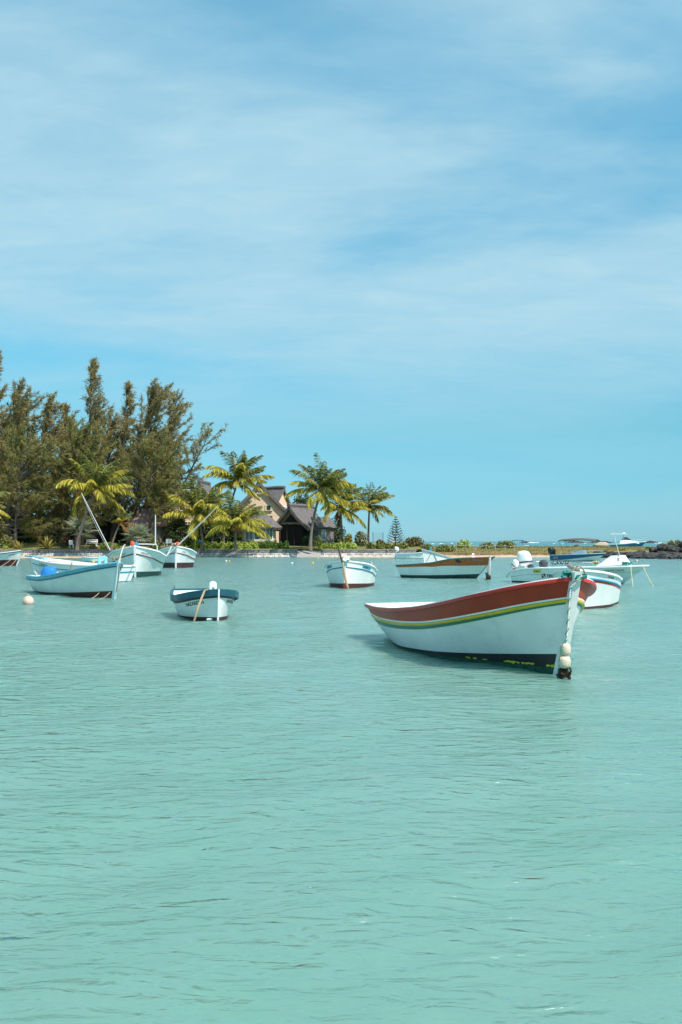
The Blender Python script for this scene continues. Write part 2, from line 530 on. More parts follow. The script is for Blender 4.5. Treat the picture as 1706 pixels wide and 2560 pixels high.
def build_sea():
    rng = np.random.default_rng(5)
    rows = [-60, -20, -5, 0.0, 1.5]
    y = 2.6
    while y < 150:
        rows.append(y)
        y += max(0.040, y * y / (F * 0.4 * CAM_H) * 0.62)
    rows += [150, 170, 200, 250, 330, 450, 650, 1000, 1700, 3000, 6000, 12000]
    rows = np.array(rows)
    s_in = np.linspace(-1, 1, 420)
    s = np.concatenate([[-60, -14, -5, -2.2, -1.4], s_in, [1.4, 2.2, 5, 14, 60]])
    Yg, Sg = np.meshgrid(rows, s, indexing='ij')
    half = 1.6 + 0.40 * np.abs(Yg)
    Xg = Sg * half
    dY = np.gradient(rows)[:, None] * np.ones_like(Xg)
    dX = np.abs(half) * (2 / 420.0)
    Z = np.zeros_like(Xg)
    live = (np.abs(Sg) <= 1.0) & (Yg > 2) & (Yg < 135)
    for i in range(70):
        lam = 0.22 * (15.0 ** (i / 69.0)) * rng.uniform(0.9, 1.1)
        k = 2 * PI / lam
        th = R(-74) + rng.normal(0, R(22 if 0.14 < lam < 0.7 else 34))
        kx, ky = k * math.cos(th), k * math.sin(th)
        slope = 0.012 if lam < 0.9 else 0.014
        a = slope / k
        ph = rng.uniform(0, 2 * PI)
        step = np.abs(kx) / k * dX + np.abs(ky) / k * dY
        att = np.clip(lam / (2.4 * step) - 0.5, 0, 1)
        q = kx * Xg + ky * Yg + ph
        # slow drift of the groups makes the surface uneven
        env = 0.75 + 0.45 * np.sin(q * 0.13 + 0.21 * Xg * rng.uniform(-1, 1) + ph * 3)
        Z += a * att * env * (np.sin(q) - 0.15 * np.cos(2 * q))
    Z = np.where(live, Z, 0)
    V = np.stack([Xg, Yg, Z], -1).reshape(-1, 3)
    nr, nc = Xg.shape
    idx = np.arange(nr * nc).reshape(nr, nc)
    Fq = np.stack([idx[:-1, :-1], idx[:-1, 1:], idx[1:, 1:], idx[1:, :-1]], -1).reshape(-1, 4)
    m = bpy.data.materials.new('sea_water')
    m.use_nodes = True
    t = m.node_tree
    tc = nd(t, 'ShaderNodeTexCoord')
    pos = tc.outputs['Object']
    sep = nd(t, 'ShaderNodeSeparateXYZ')
    t.links.new(pos, sep.inputs[0])
    # pale sand showing through in broad drifting patches, deeper water outside the lagoon
    mp = nd(t, 'ShaderNodeMapping')
    mp.inputs['Scale'].default_value = (1.0, 0.55, 1)
    t.links.new(pos, mp.inputs[0])
    n1 = nd(t, 'ShaderNodeTexNoise', i_Scale=0.10, i_Detail=4.0, i_Roughness=0.55, i_Distortion=0.4)
    t.links.new(mp.outputs[0], n1.inputs[0])
    n1b = nd(t, 'ShaderNodeTexNoise', i_Scale=0.9, i_Detail=4.0, i_Roughness=0.6, i_Distortion=0.8)
    t.links.new(mp.outputs[0], n1b.inputs[0])
    c = mixc(t, ramp(t, n1.outputs[0], 0.34, 0.66), (0.138, 0.282, 0.230), (0.172, 0.315, 0.276))
    c = mixc(t, math_n(t, 'MULTIPLY', ramp(t, n1b.outputs[0], 0.42, 0.72), 0.5), c, (0.130, 0.300, 0.232))
    c = mixc(t, ramp(t, sep.outputs[1], 22, 75), c, (0.140, 0.285, 0.265))
    c = mixc(t, ramp(t, sep.outputs[1], 170, 420), c, (0.030, 0.185, 0.190))
    # the light that comes back out of the cloudy lagoon does not care how the surface is tilted
    upv = nd(t, 'ShaderNodeCombineXYZ')
    upv.inputs[2].default_value = 1.0
    body = nd(t, 'ShaderNodeSubsurfaceScattering', falloff='BURLEY', i_Scale=0.8)
    body.inputs['Radius'].default_value = (0.5, 1.0, 0.9)
    t.links.new(c, body.inputs['Color'])
    t.links.new(upv.outputs[0], body.inputs['Normal'])
    def ripple(rot, sc, scale, detail, dist, amp):
        mp = nd(t, 'ShaderNodeMapping')
        mp.inputs['Rotation'].default_value = (0, 0, R(rot))
        mp.inputs['Scale'].default_value = sc
        t.links.new(pos, mp.inputs[0])
        n = nd(t, 'ShaderNodeTexNoise', i_Scale=scale, i_Detail=detail, i_Roughness=0.5, i_Distortion=dist)
        t.links.new(mp.outputs[0], n.inputs[0])
        return math_n(t, 'MULTIPLY', n.outputs[0], amp)
    h = math_n(t, 'ADD', ripple(14, (3.0, 6.6, 1), 1.0, 3.0, 0.6, RIP[0]), ripple(26, (1.1, 2.3, 1), 1.0, 2.0, 0.6, RIP[1]))
    h = math_n(t, 'ADD', h, ripple(4, (5.0, 13.0, 1), 1.0, 1.0, 0.3, RIP[2]))
    b = nd(t, 'ShaderNodeBump', i_Strength=1.0, i_Distance=1.0)
    t.links.new(h, b.inputs['Height'])
    gl = nd(t, 'ShaderNodeBsdfGlossy', i_Roughness=0.06)
    fr = nd(t, 'ShaderNodeFresnel', i_IOR=2.0)
    ms = nd(t, 'ShaderNodeMixShader')
    # ripple faces turned away from the eye are hidden by the crests before them: lean what is seen towards the eye
    ge = nd(t, 'ShaderNodeNewGeometry')
    dt = nd(t, 'ShaderNodeVectorMath', operation='DOT_PRODUCT')
    t.links.new(b.outputs[0], dt.inputs[0])
    t.links.new(ge.outputs['Incoming'], dt.inputs[1])
    si = nd(t, 'ShaderNodeSeparateXYZ')
    t.links.new(ge.outputs['Incoming'], si.inputs[0])
    lim = math_n(t, 'ADD', math_n(t, 'MULTIPLY', si.outputs[2], 0.5), 0.21)
    kk = math_n(t, 'MULTIPLY', math_n(t, 'MAXIMUM', math_n(t, 'SUBTRACT', lim, dt.outputs['Value']), 0.0), 0.56)
    sc_ = nd(t, 'ShaderNodeVectorMath', operation='SCALE')
    t.links.new(ge.outputs['Incoming'], sc_.inputs[0])
    t.links.new(kk, sc_.inputs['Scale'])
    ad = nd(t, 'ShaderNodeVectorMath', operation='ADD')
    t.links.new(b.outputs[0], ad.inputs[0])
    t.links.new(sc_.outputs[0], ad.inputs[1])
    no = nd(t, 'ShaderNodeVectorMath', operation='NORMALIZE')
    t.links.new(ad.outputs[0], no.inputs[0])
    t.links.new(no.outputs[0], gl.inputs['Normal'])
    t.links.new(no.outputs[0], fr.inputs['Normal'])
    t.links.new(fr.outputs[0], ms.inputs[0])
    t.links.new(body.outputs[0], ms.inputs[1])
    t.links.new(gl.outputs[0], ms.inputs[2])
    t.nodes.remove(t.nodes['Principled BSDF'])
    t.links.new(ms.outputs[0], t.nodes['Material Output'].inputs[0])
    o = npobj('sea', V, Fq, m, smooth=True, kind='structure')
    return o


build_sea()
rngp = random.Random(11)


# ------------------------------------------------------------------ land
def lawn_z(Y):
    return 0.90 + min(max(Y - 121.0, 0) * 0.046, 0.75)


def grid_obj(name, xs, ys, zf, m, kind='structure'):
    X, Y = np.meshgrid(xs, ys, indexing='ij')
    Z = zf(X, Y)
    V = np.stack([X, Y, Z], -1).reshape(-1, 3)
    n, k = X.shape
    idx = np.arange(n * k).reshape(n, k)
    Fq = np.stack([idx[:-1, :-1], idx[1:, :-1], idx[1:, 1:], idx[:-1, 1:]], -1).reshape(-1, 4)
    return npobj(name, V, Fq, m, smooth=True, kind=kind)


def fbm(X, Y, seed, n=14, lo=2.0, hi=14.0):
    r = np.random.default_rng(seed)
    Z = np.zeros_like(X)
    for i in range(n):
        lam = lo * (hi / lo) ** r.uniform()
        th = r.uniform(0, 2 * PI)
        Z += lam / hi * np.sin(2 * PI / lam * (X * math.cos(th) + Y * math.sin(th)) + r.uniform(0, 6.28))
    return Z / n


def build_land():
    dm('lawn', (0.115, 0.120, 0.030), 0.9, 0.3, 0.5, bump=0.6, bscale=9, col2=(0.25, 0.225, 0.055),
       stain=(0.35, (0.30, 0.24, 0.09), 0.48, 0.7, 0.6))
    xs = np.linspace(-190, 10.0, 120)
    ys = np.concatenate([np.linspace(121.3, 170, 50), np.linspace(175, 420, 20)])
    vz = np.vectorize(lawn_z)
    grid_obj('lawn', xs, ys, lambda X, Y: vz(Y) + fbm(X, Y, 3) * 0.10 * np.clip((Y - 122) / 5, 0, 1) - np.clip((Y - 300), 0, 60) * 0.05, 'lawn')
    # beach in front of the sea wall
    xs = np.linspace(-120, 14, 170)
    ys = np.linspace(100, 121.2, 40)

    def bz(X, Y):
        edge = 116.8 - 5.0 * np.clip((-22 - X) / 14, 0, 1) - 4.0 * np.clip((-34 - X) / 8, 0, 1) + 5.5 * np.clip(1 - np.abs(X + 10) / 13, 0, 1) \
            - 1.0 * np.clip((X - 3) / 8, 0, 1) + fbm(X, Y * 0, 8) * 2.0
        return np.where(Y > edge, 0.045 + (Y - edge) * 0.010, -0.02 - (edge - Y) * 0.08)
    grid_obj('beach', xs, ys, bz, 'sand')
    # the low spit on the right
    m = bpy.data.materials.new('spit_ground')
    m.use_nodes = True
    t = m.node_tree
    p = t.nodes['Principled BSDF']
    p.inputs['Roughness'].default_value = 0.95
    p.inputs['Specular IOR Level'].default_value = 0.2
    tc = nd(t, 'ShaderNodeTexCoord')
    sep = nd(t, 'ShaderNodeSeparateXYZ')
    t.links.new(tc.outputs['Object'], sep.inputs[0])
    n1 = nd(t, 'ShaderNodeTexNoise', i_Scale=0.22, i_Detail=8.0, i_Roughness=0.7)
    n2 = nd(t, 'ShaderNodeTexNoise', i_Scale=1.6, i_Detail=6.0, i_Roughness=0.7)
    for n in (n1, n2):
        t.links.new(tc.outputs['Object'], n.inputs[0])
    grass = mixc(t, ramp(t, n1.outputs[0], 0.35, 0.65), (0.20, 0.165, 0.055), (0.135, 0.135, 0.040))
    grass = mixc(t, ramp(t, n2.outputs[0], 0.40, 0.72), grass, (0.30, 0.245, 0.105))
    scrub = mixc(t, ramp(t, n2.outputs[0], 0.40, 0.62), (0.24, 0.15, 0.085), (0.085, 0.060, 0.030))
    sand_c = mixc(t, ramp(t, n2.outputs[0], 0.52, 0.70), (0.56, 0.41, 0.26), (0.22, 0.12, 0.065))
    zc = math_n(t, 'ADD', sep.outputs[2], math_n(t, 'MULTIPLY', math_n(t, 'SUBTRACT', n2.outputs[0], 0.5), 0.25))
    c = mixc(t, ramp(t, zc, 0.12, 0.24), sand_c, scrub)
    c = mixc(t, ramp(t, zc, 0.36, 0.60), c, grass)
    t.links.new(c, p.inputs['Base Color'])
    b = nd(t, 'ShaderNodeBump', i_Strength=0.7, i_Distance=0.1)
    t.links.new(n2.outputs[0], b.inputs['Height'])
    t.links.new(b.outputs[0], p.inputs['Normal'])
    xs = np.linspace(7.5, 150, 200)
    ys = np.concatenate([np.linspace(94, 132, 90), np.linspace(133, 200, 50)])
    grid_obj('spit', xs, ys, spit_z, m)


def spit_front(X):
    return 119.0 - 11.0 * np.clip((X - 27.5) / 7.0, 0, 1) + 0.6 * np.sin(X * 0.7) + 0.4 * np.sin(X * 1.9 + 1)


def spit_z(X, Y):
    X = np.asarray(X, float)
    Y = np.asarray(Y, float)
    d = Y - spit_front(X)
    bank = curve([(-30, -1.6), (-6, -0.35), (0, 0.0), (1.6, 0.14), (3.2, 0.20), (5.0, 0.55), (9, 0.72), (26, 1.02), (60, 1.12)])(d)
    back = np.clip((172 - Y + 3 * np.sin(X * 0.2)) / 16, 0, 1)
    back = back * back * (3 - 2 * back)
    z = np.where(d > 0, bank * back - (1 - back) * 0.9, bank) + fbm(X, Y, 21, lo=2, hi=9) * 0.28 * np.clip(d / 6, 0, 1) * back
    right = np.clip((X - 32) / 6, 0, 1)
    return z - right * 0.10 * np.clip(d / 4, 0, 1)


build_land()


# ---- sea wall: coursed dark stones above, pale pitched stones leaning below
def stone_pts(r, c, d, rot, jit=0.16):
    vs = []
    for z in (-1, 1):
        for y in (-1, 1):
            for x in (-1, 1):
                k = 0.78 if y < 0 else 1.0
                p = Vector((x * d[0] / 2 * k * (1 + r.uniform(-jit, jit)), y * d[1] / 2 * (1 + r.uniform(-jit, jit)), z * d[2] / 2 * k * (1 + r.uniform(-jit, jit))))
                vs.append(rot @ p + Vector(c))
    return vs


BOXF = [(0, 2, 3, 1), (4, 5, 7, 6), (0, 1, 5, 4), (2, 6, 7, 3), (0, 4, 6, 2), (1, 3, 7, 5)]


def sea_wall(name, X0, X1, label, Yw=121.0, fade=0.0):
    root = thing(name, label, 'sea wall', ((X0 + X1) / 2, Yw, 0), 0, 'stretches of the garden sea wall')
    ox, oy = (X0 + X1) / 2, Yw
    r = random.Random(int(X1 * 7) + 3)
    w = X1 - X0
    core = MB()
    core.box((0, 0.30, 0.42), (w, 0.56, 0.90))
    core.loft([[(x, -1.05, -0.2), (x, 0.05, -0.2), (x, 0.05, 0.44), (x, -0.10, 0.44), (x, -0.95, 0.02)] for x in (-w / 2, w / 2)])
    obj('wall_core', core, 'mortar', root, smooth=False)
    cap = MB()
    x = -w / 2
    while x < w / 2:
        l = min(r.uniform(1.6, 2.4), w / 2 - x)
        if l < 0.1:
            break
        cap.box((x + l / 2, 0.28, 0.893 + r.uniform(0, 0.006)), (l - 0.02, 0.66, 0.045))
        x += l
    obj('coping', cap, 'concrete', root, smooth=False)
    up = MB()
    for row, (z0, z1) in enumerate(((0.445, 0.59), (0.595, 0.73), (0.735, 0.865))):
        x = -w / 2 + 0.02
        while x < w / 2 - 0.15:
            l = r.uniform(0.16, 0.42)
            rot = Matrix.Rotation(r.uniform(-0.12, 0.12), 3, 'Y')
            up.add(stone_pts(r, (x + l / 2, 0.02 + r.uniform(-0.03, 0.02), (z0 + z1) / 2 + r.uniform(-0.015, 0.015)), (l * 0.84, 0.16, (z1 - z0) * 0.86), rot), BOXF)
            x += l + 0.02
    obj('facing_stone', up, 'wall_stone', root, smooth=False, kind='stuff')
    lo = MB()
    x = -w / 2 + 0.1
    while x < w / 2 - 0.1:
        l = r.uniform(0.14, 0.24)
        rot = Matrix.Rotation(R(27) , 3, 'X') @ Matrix.Rotation(R(-28) + r.uniform(-0.2, 0.2), 3, 'Y')
        hh = r.uniform(0.36, 0.48)
        lo.add(stone_pts(r, (x + l / 2, -0.42 + r.uniform(-0.04, 0.04), 0.24 + r.uniform(-0.03, 0.03)), (l * 0.86, 0.22, hh), rot @ Matrix.Rotation(R(20), 3, 'X')), BOXF)
        if r.random() < 0.75:
            lo.add(stone_pts(r, (x + l / 2, -0.95 + r.uniform(-0.1, 0.1), 0.05), (l, 0.3, r.uniform(0.12, 0.24)), rot, 0.25), BOXF)
        x += l + r.uniform(0.015, 0.05)
    obj('pitched_stone', lo, 'slope_stone', root, smooth=False, kind='stuff')
    return root


def wx(px, Y=121.0):
    return (px - 853.0) / F * Y


sea_wall('sea_wall', wx(-480), wx(744), 'long stone sea wall below the lawn, from the left edge to the slipway')
sea_wall('sea_wall', wx(803), wx(1040), 'shorter stone sea wall between the slipway and the sandy spit')
sl = MB()
secs = []
for k in range(13):
    u = k / 12
    yy = 121.9 - u * 3.9
    zz = 0.89 * (1 - u) ** 1.25
    secs.append([(wx(744) + 0.004, yy, -0.3), (wx(803) - 0.004, yy, -0.3), (wx(803) - 0.004, yy, zz), (wx(744) + 0.004, yy, zz)])
sl.loft(secs)
tag(obj('slipway', sl, 'concrete', smooth=False), 'grey concrete slipway curving down through the gap in the sea wall', 'slipway')

# ------------------------------------------------------------------ boats
class Hull:
    def __init__(s, L, sheer, bs, bw, rake=0.4, inset=0.2, p=((0, 0.7), (0.5, 0.9), (1, 1.5)), keel=-0.3):
        s.L, s.rake, s.inset, s.keel = L, rake, inset, keel
        s.zs, s.bs, s.bw, s.p = curve(sheer), curve(bs), curve(bw), curve(p)

    def pos(s, t, z, side=1, off=0.0):
        zs, bs, bw, p = float(s.zs(t)), float(s.bs(t)), float(s.bw(t)), float(s.p(t))
        xs = t * s.L
        xw = s.inset + t * (s.L - s.rake - s.inset)
        if z >= 0:
            f = min(z / zs, 1.2)
            y = bw + (bs - bw) * f ** p
            x = xw + (xs - xw) * f
        else:
            f = z / s.keel
            y = bw * (1 - 0.55 * f * f)
            x = xw - (xs - xw) * 0.25 * f
        return Vector((x - s.L / 2, (y + off) * side, z))

    def nrm(s, t, z, side):
        e = 0.01
        t0, t1 = max(t - e, 0), min(t + e, 1)
        a = s.pos(t1, z, side) - s.pos(t0, z, side)
        b = s.pos(t, z + 0.02, side) - s.pos(t, z - 0.02, side)
        n = a.cross(b)
        n.normalize()
        return n if n.y * side > 0 else -n

    def t_at(s, x, z):
        lo, hi = 0.0, 1.0
        for _ in range(24):
            mid = (lo + hi) / 2
            if s.pos(mid, z).x < x:
                lo = mid
            else:
                hi = mid
        return (lo + hi) / 2


NT = 44
def band(H, lo, hi, rows=6, off=0.0, transom=True, t0=0.0, t1=1.0, n=NT):
    mb = MB()
    ts = [t0 + (t1 - t0) * (1 - (1 - i / n) ** 1.25) for i in range(n + 1)]
    ring = {}
    for side in (1, -1):
        vs, fs = [], []
        for t in ts:
            a, b = float(lo(t)), float(hi(t))
            for k in range(rows + 1):
                vs.append(H.pos(t, a + (b - a) * k / rows, side, off))
        m = rows + 1
        for i in range(n):
            for k in range(rows):
                q = (i * m + k, (i + 1) * m + k, (i + 1) * m + k + 1, i * m + k + 1)
                fs.append(q if side < 0 else q[::-1])
        ring[side] = [len(mb.v) + k for k in range(m)]
        mb.add(vs, fs)
    if transom and t0 == 0.0:
        for k in range(rows):
            mb.f.append((ring[1][k], ring[1][k + 1], ring[-1][k + 1], ring[-1][k]))
    return mb


def sheer_path(H, depth, n=60, t1=1.0, transom=True, off=0.0):
    pts = []
    ts = [i / n * t1 for i in range(n + 1)]
    for t in reversed(ts):
        pts.append(H.pos(t, float(H.zs(t)) - float(depth(t)), 1, off))
    if transom:
        a, b = pts[-1], H.pos(0, float(H.zs(0)) - float(depth(0)), -1, off)
        for k in range(1, 6):
            pts.append(a.lerp(b, k / 6))
    for t in ts:
        pts.append(H.pos(t, float(H.zs(t)) - float(depth(t)), -1, off))
    return pts


def K(v):
    return v if callable(v) else (lambda t, v=v: v)


def letter(H, root, s, size, side, x0, depth, m, italic=0.0, zfix=None):
    vs, fs = text_mesh(s, size, italic)
    out = []
    for (u, v, w) in vs:
        x = x0 + (u if side < 0 else -u)
        t = H.t_at(x, 0.6 * float(H.zs(0.7)))
        z = float(H.zs(t)) - depth + v if zfix is None else zfix + v
        t = H.t_at(x, z)
        out.append(H.pos(t, z, side) + H.nrm(t, z, side) * 0.006)
    mb = MB().add(out, fs)
    return obj('lettering', mb, m, root, smooth=False)


def patch(H, root, name, side, x0, x1, d0, d1, m):
    mb = MB()
    vs = []
    for x in np.linspace(x0, x1, 5):
        for d in (d0, d1):
            t = H.t_at(x, 0.5)
            z = float(H.zs(t)) - d
            t = H.t_at(x, z)
            vs.append(H.pos(t, z, side) + H.nrm(t, z, side) * 0.005)
    mb.add(vs, [(2 * i, 2 * i + 2, 2 * i + 3, 2 * i + 1) for i in range(4)])
    return obj(name, mb, m, root, smooth=False)


def boat(label, cat, stem_px, wl_py, phi, H, group=None, name='moored_boat', hull='white', boot='maroon', boot_z=(0.05, 0.12), strakes=(), lines=(),
         rails=(), gun=('white', 0.07, 0.05), stem=('white', 0.09, 0.12, 0.06), inside='grey_inside', floor_z=0.14, deck=None, thwarts=(0.3, 0.55),
         deck_mat=None, boot_deep=None):
    foot = WL(stem_px, wl_py)
    hd = Vector((math.cos(R(phi)), math.sin(R(phi)), 0))
    loc = foot - hd * (H.L / 2 - H.rake)
    root = thing(name, label, cat, loc, R(phi), group)
    bz = lambda t: boot_z[0] + (boot_z[1] - boot_z[0]) * t * t
    top = strakes[-1][3] if strakes else 0.0
    top = K(top)
    obj('bottom', band(H, lambda t: H.keel, bz, 5), boot, root)
    obj('hull', band(H, bz, lambda t: H.zs(t) - top(t), 9), hull, root)
    for nm, m, d0, d1 in strakes:
        d0, d1 = K(d0), K(d1)
        obj(nm, band(H, lambda t: H.zs(t) - d1(t), lambda t: H.zs(t) - d0(t), 5), m, root)
    for nm, m, d0, d1 in lines:                       # painted lines, 3 mm proud
        d0, d1 = K(d0), K(d1)
        obj(nm, band(H, lambda t: H.zs(t) - d1(t), lambda t: H.zs(t) - d0(t), 1, 0.004), m, root)
    for nm, m, d, w, h in rails:                      # half-round timbers
        d = K(d)
        prof = [(-0.01, -h / 2), (w * 0.7, -h / 2 * 0.8), (w, -h / 2 * 0.3), (w, h / 2 * 0.3), (w * 0.7, h / 2 * 0.8), (-0.01, h / 2)]
        obj(nm, MB().sweep(sheer_path(H, d), prof), m, root)
    gm, gw, gh = gun
    prof = [(-gw * 0.55, -gh), (gw * 0.40, -gh), (gw * 0.45, -gh * 0.4), (gw * 0.38, 0.006), (-gw * 0.5, 0.006)]
    obj('gunwale', MB().sweep(sheer_path(H, lambda t: 0.0), prof), gm, root)
    inn = band(H, lambda t: floor_z, lambda t: H.zs(t) - 0.012, 4, -0.05, t0=0.012)
    # inside face of the transom
    zb = float(H.zs(0.012)) - 0.012
    a, b = H.pos(0.012, floor_z, 1, -0.05), H.pos(0.012, zb, 1, -0.05)
    inn.add([a, b, Vector((b.x, -b.y, b.z)), Vector((a.x, -a.y, a.z))], [(0, 1, 2, 3)])
    obj('inside', inn, inside, root)
    fl = MB()
    vs, fs = [], []
    ts = [0.012 + 0.97 * i / 20 for i in range(21)]
    for t in ts:
        p = H.pos(t, floor_z, 1, -0.05)
        vs += [(p.x, max(p.y, 0), floor_z), (p.x, -max(p.y, 0), floor_z)]
    fl.add(vs, [(2 * i, 2 * i + 1, 2 * i + 3, 2 * i + 2) for i in range(20)])
    obj('floor', fl, inside, root)
    for t in thwarts:
        z = float(H.zs(t)) - 0.22
        y = abs(H.pos(t, z, 1, -0.05).y)
        obj('thwart', MB().box((t * H.L - H.L / 2, 0, z), (0.22, 2 * y, 0.035)), inside, root, smooth=False)
    if deck:
        dk = MB()
        vs = []
        ts = [deck + (0.995 - deck) * i / 14 for i in range(15)]
        for t in ts:
            z = float(H.zs(t)) - 0.045
            p = H.pos(t, z, 1, -0.03)
            for q in (1, 0.5, 0, -0.5, -1):
                vs.append((p.x, max(p.y, 0.0) * q, z + 0.03 * (1 - q * q)))
        fs = [(5 * i + k, 5 * i + k + 1, 5 * i + 6 + k, 5 * i + 5 + k) for i in range(14) for k in range(4)]
        dk.add(vs, fs)
        x0 = vs[0][0]
        z0 = float(H.zs(deck)) - 0.05
        y0 = vs[0][1]
        yf = max(min(abs(H.pos(H.t_at(x0, floor_z), floor_z, 1, -0.06).y), y0), 0.01)
        dk.add([(x0, y0, z0), (x0, -y0, z0), (x0, -yf, floor_z), (x0, yf, floor_z)], [(0, 1, 2, 3)])
        obj('foredeck', dk, deck_mat or inside, root)
    if stem:
        sm, sw, sd, ex = stem
        mb = MB()
        secs = []
        zt = float(H.zs(1.0))
        for k in range(15):
            z = -0.3 + (zt + ex + 0.3) * k / 14
            x = H.pos(1.0, min(z, zt), 1).x
            if z > zt:
                x = H.pos(1.0, zt, 1).x + (z - zt) / zt * H.rake
            w = sw * (0.8 + 0.2 * k / 14) / 2
            secs.append([(x + sd * 0.45, -w * 0.75, z), (x + sd * 0.45, w * 0.75, z), (x - sd * 0.1, w, z), (x - sd * 0.8, w, z), (x - sd * 0.8, -w, z), (x - sd * 0.1, -w, z)])
        mb.loft(secs)
        obj('stem', mb, sm, root)
    mw = Matrix.Translation(loc) @ Matrix.Rotation(R(phi), 4, 'Z')
    return root, mw


def sag(a, b, d=0.05, n=10):
    a, b = Vector(a), Vector(b)
    return [a.lerp(b, i / n) - Vector((0, 0, d * 4 * (i / n) * (1 - i / n))) for i in range(n + 1)]


def rope(label, pts, r, m, cat='rope', name='mooring_rope', group=None, n=6):
    return tag(obj(name, MB().tube(pts, r, n), m), label, cat, group)


def twist(pts, r, turns, ph, amp):
    """one strand wound round a path"""
    pts = [Vector(p) for p in pts]
    ln = [0.0]
    for a, b in zip(pts, pts[1:]):
        ln.append(ln[-1] + (b - a).length)
    out = []
    N = int(turns * 10)
    for i in range(N + 1):
        s = ln[-1] * i / N
        k = max(j for j in range(len(ln)) if ln[j] <= s + 1e-9)
        k = min(k, len(pts) - 2)
        p = pts[k].lerp(pts[k + 1], (s - ln[k]) / max(ln[k + 1] - ln[k], 1e-9))
        d = (pts[k + 1] - pts[k]).normalized()
        u = d.orthogonal().normalized()
        w = d.cross(u)
        a = ph + 2 * PI * turns * i / N
        out.append(p + (u * math.cos(a) + w * math.sin(a)) * amp)
    return out


# ---- 1: the red, yellow and green boat in front
def red_boat():
    H = Hull(6.62,
             [(0, 0.64), (0.12, 0.645), (0.30, 0.69), (0.48, 0.78), (0.64, 0.91), (0.80, 1.09), (0.92, 1.27), (1, 1.40)],
             [(0, 0.80), (0.15, 0.95), (0.40, 1.10), (0.62, 1.10), (0.78, 1.02), (0.88, 0.78), (0.95, 0.46), (1, 0.05)],
             [(0, 0.40), (0.12, 0.66), (0.35, 0.88), (0.55, 0.86), (0.75, 0.56), (0.9, 0.22), (1, 0.03)],
             rake=0.42, inset=0.55, p=((0, 0.50), (0.4, 0.62), (0.7, 0.95), (0.88, 1.25), (1, 1.1)))
    yd = curve([(0, 0.20), (0.3, 0.235), (0.6, 0.285), (0.85, 0.30), (1, 0.31)])
    root, mw = boat('white boat with red topside, yellow rail and green stripe in the foreground', 'boat', 1400, 1686, -72.5, H,
                    hull='white', boot='black_boot', boot_z=(0.01, 0.305),
                    strakes=[('sheer_strake', 'red', 0.0, lambda t: yd(t) - 0.030)],
                    lines=[('stripe', 'green', lambda t: yd(t) + 0.047 - 0.008 * t, lambda t: yd(t) + 0.122 - 0.058 * t)],
                    rails=[('rub_rail', 'yellow', lambda t: yd(t) + 0.012, 0.030, 0.052)],
                    gun=('red_rim', 0.085, 0.045), stem=('white_worn', 0.15, 0.16, 0.075), inside='white_clean', deck=0.66, thwarts=(0.22, 0.42))
    # pale rim on top of the red gunwale
    prof = [(-0.050, -0.055), (-0.044, -0.055), (-0.044, 0.008), (0.022, 0.008), (0.018, 0.022), (-0.050, 0.022)]
    obj('rail_cap', MB().sweep(sheer_path(H, lambda t: 0.0, t1=0.985), prof), 'white', root)
    prof = [(-0.005, -0.014), (0.012, -0.012), (0.012, 0.012), (-0.005, 0.014)]
    obj('white_bead', MB().sweep(sheer_path(H, lambda t: yd(t) - 0.026), prof), 'white', root)
    # ragged yellow paint still showing on the black bottom near the bow
    r = random.Random(4)
    t = 0.70
    while t < 0.975:
        w = r.uniform(0.008, 0.05)
        if r.random() < 0.80:
            n = 9
            vs = []
            hs = r.uniform(0.5, 1.2)
            for k in range(n + 1):
                tt = min(t + w * k / n, 0.985)
                zc = 0.085 + 0.032 * (tt - 0.7) / 0.28 + r.uniform(-0.006, 0.006)
                hh = (0.004 + 0.016 * r.random()) * hs * (1.0 if 0 < k < n else 0.3)
                for z in (zc - hh * r.uniform(0.4, 1.4), zc + hh * r.uniform(0.6, 1.2)):
                    vs.append(H.pos(tt, z, -1) + H.nrm(tt, z, -1) * 0.004)
            obj('paint_patch', MB().add(vs, [(2 * i, 2 * i + 2, 2 * i + 3, 2 * i + 1) for i in range(n)]), 'plate_yellow', root, smooth=False)
        t += w + r.uniform(0.002, 0.02)
    obj('water_tint_band', band(H, lambda t: -0.03, lambda t: max(0.10 * t - 0.012, -0.02) , 1, 0.004, transom=False), 'water_tint_green', root)  # green of water and its reflection painted over the bottom at the waterline
    # rust brown shoe at the foot of the stem
    x = H.pos(1, 0.05).x
    obj('stem_shoe', MB().box((x + 0.065, 0, 0.03), (0.10, 0.10, 0.42), Matrix.Rotation(R(14), 3, 'Y')), 'rope_grime', root, smooth=False)
    for t in (0.13, 0.15, 0.285, 0.33):
        z = float(H.zs(t)) - float(yd(t)) + 0.035
        q = H.pos(t, z, -1) + H.nrm(t, z, -1) * 0.01
        obj('peg', MB().box(q, (0.014, 0.03, 0.035)), 'white_clean', root, smooth=False)
    for t, s in ((0.05, -1), (0.30, 1)):
        q = H.pos(t, float(H.zs(t)) - 0.06, s, -0.065)
        obj('oar_ring', MB().tube([q + Vector((0.05 * math.cos(a), 0, 0.035 * math.sin(a))) for a in np.linspace(0, PI, 9)], 0.007), 'steel', root)
    return root, mw, H


root, mw, H = red_boat()
zt = float(H.zs(1))
head = mw @ (H.pos(1, zt) + Vector((0.02, 0, 0.03)))
rt = mw.to_3x3()
side_v = rt @ Vector((0, -1, 0))
fwd = rt @ Vector((1, 0, 0))
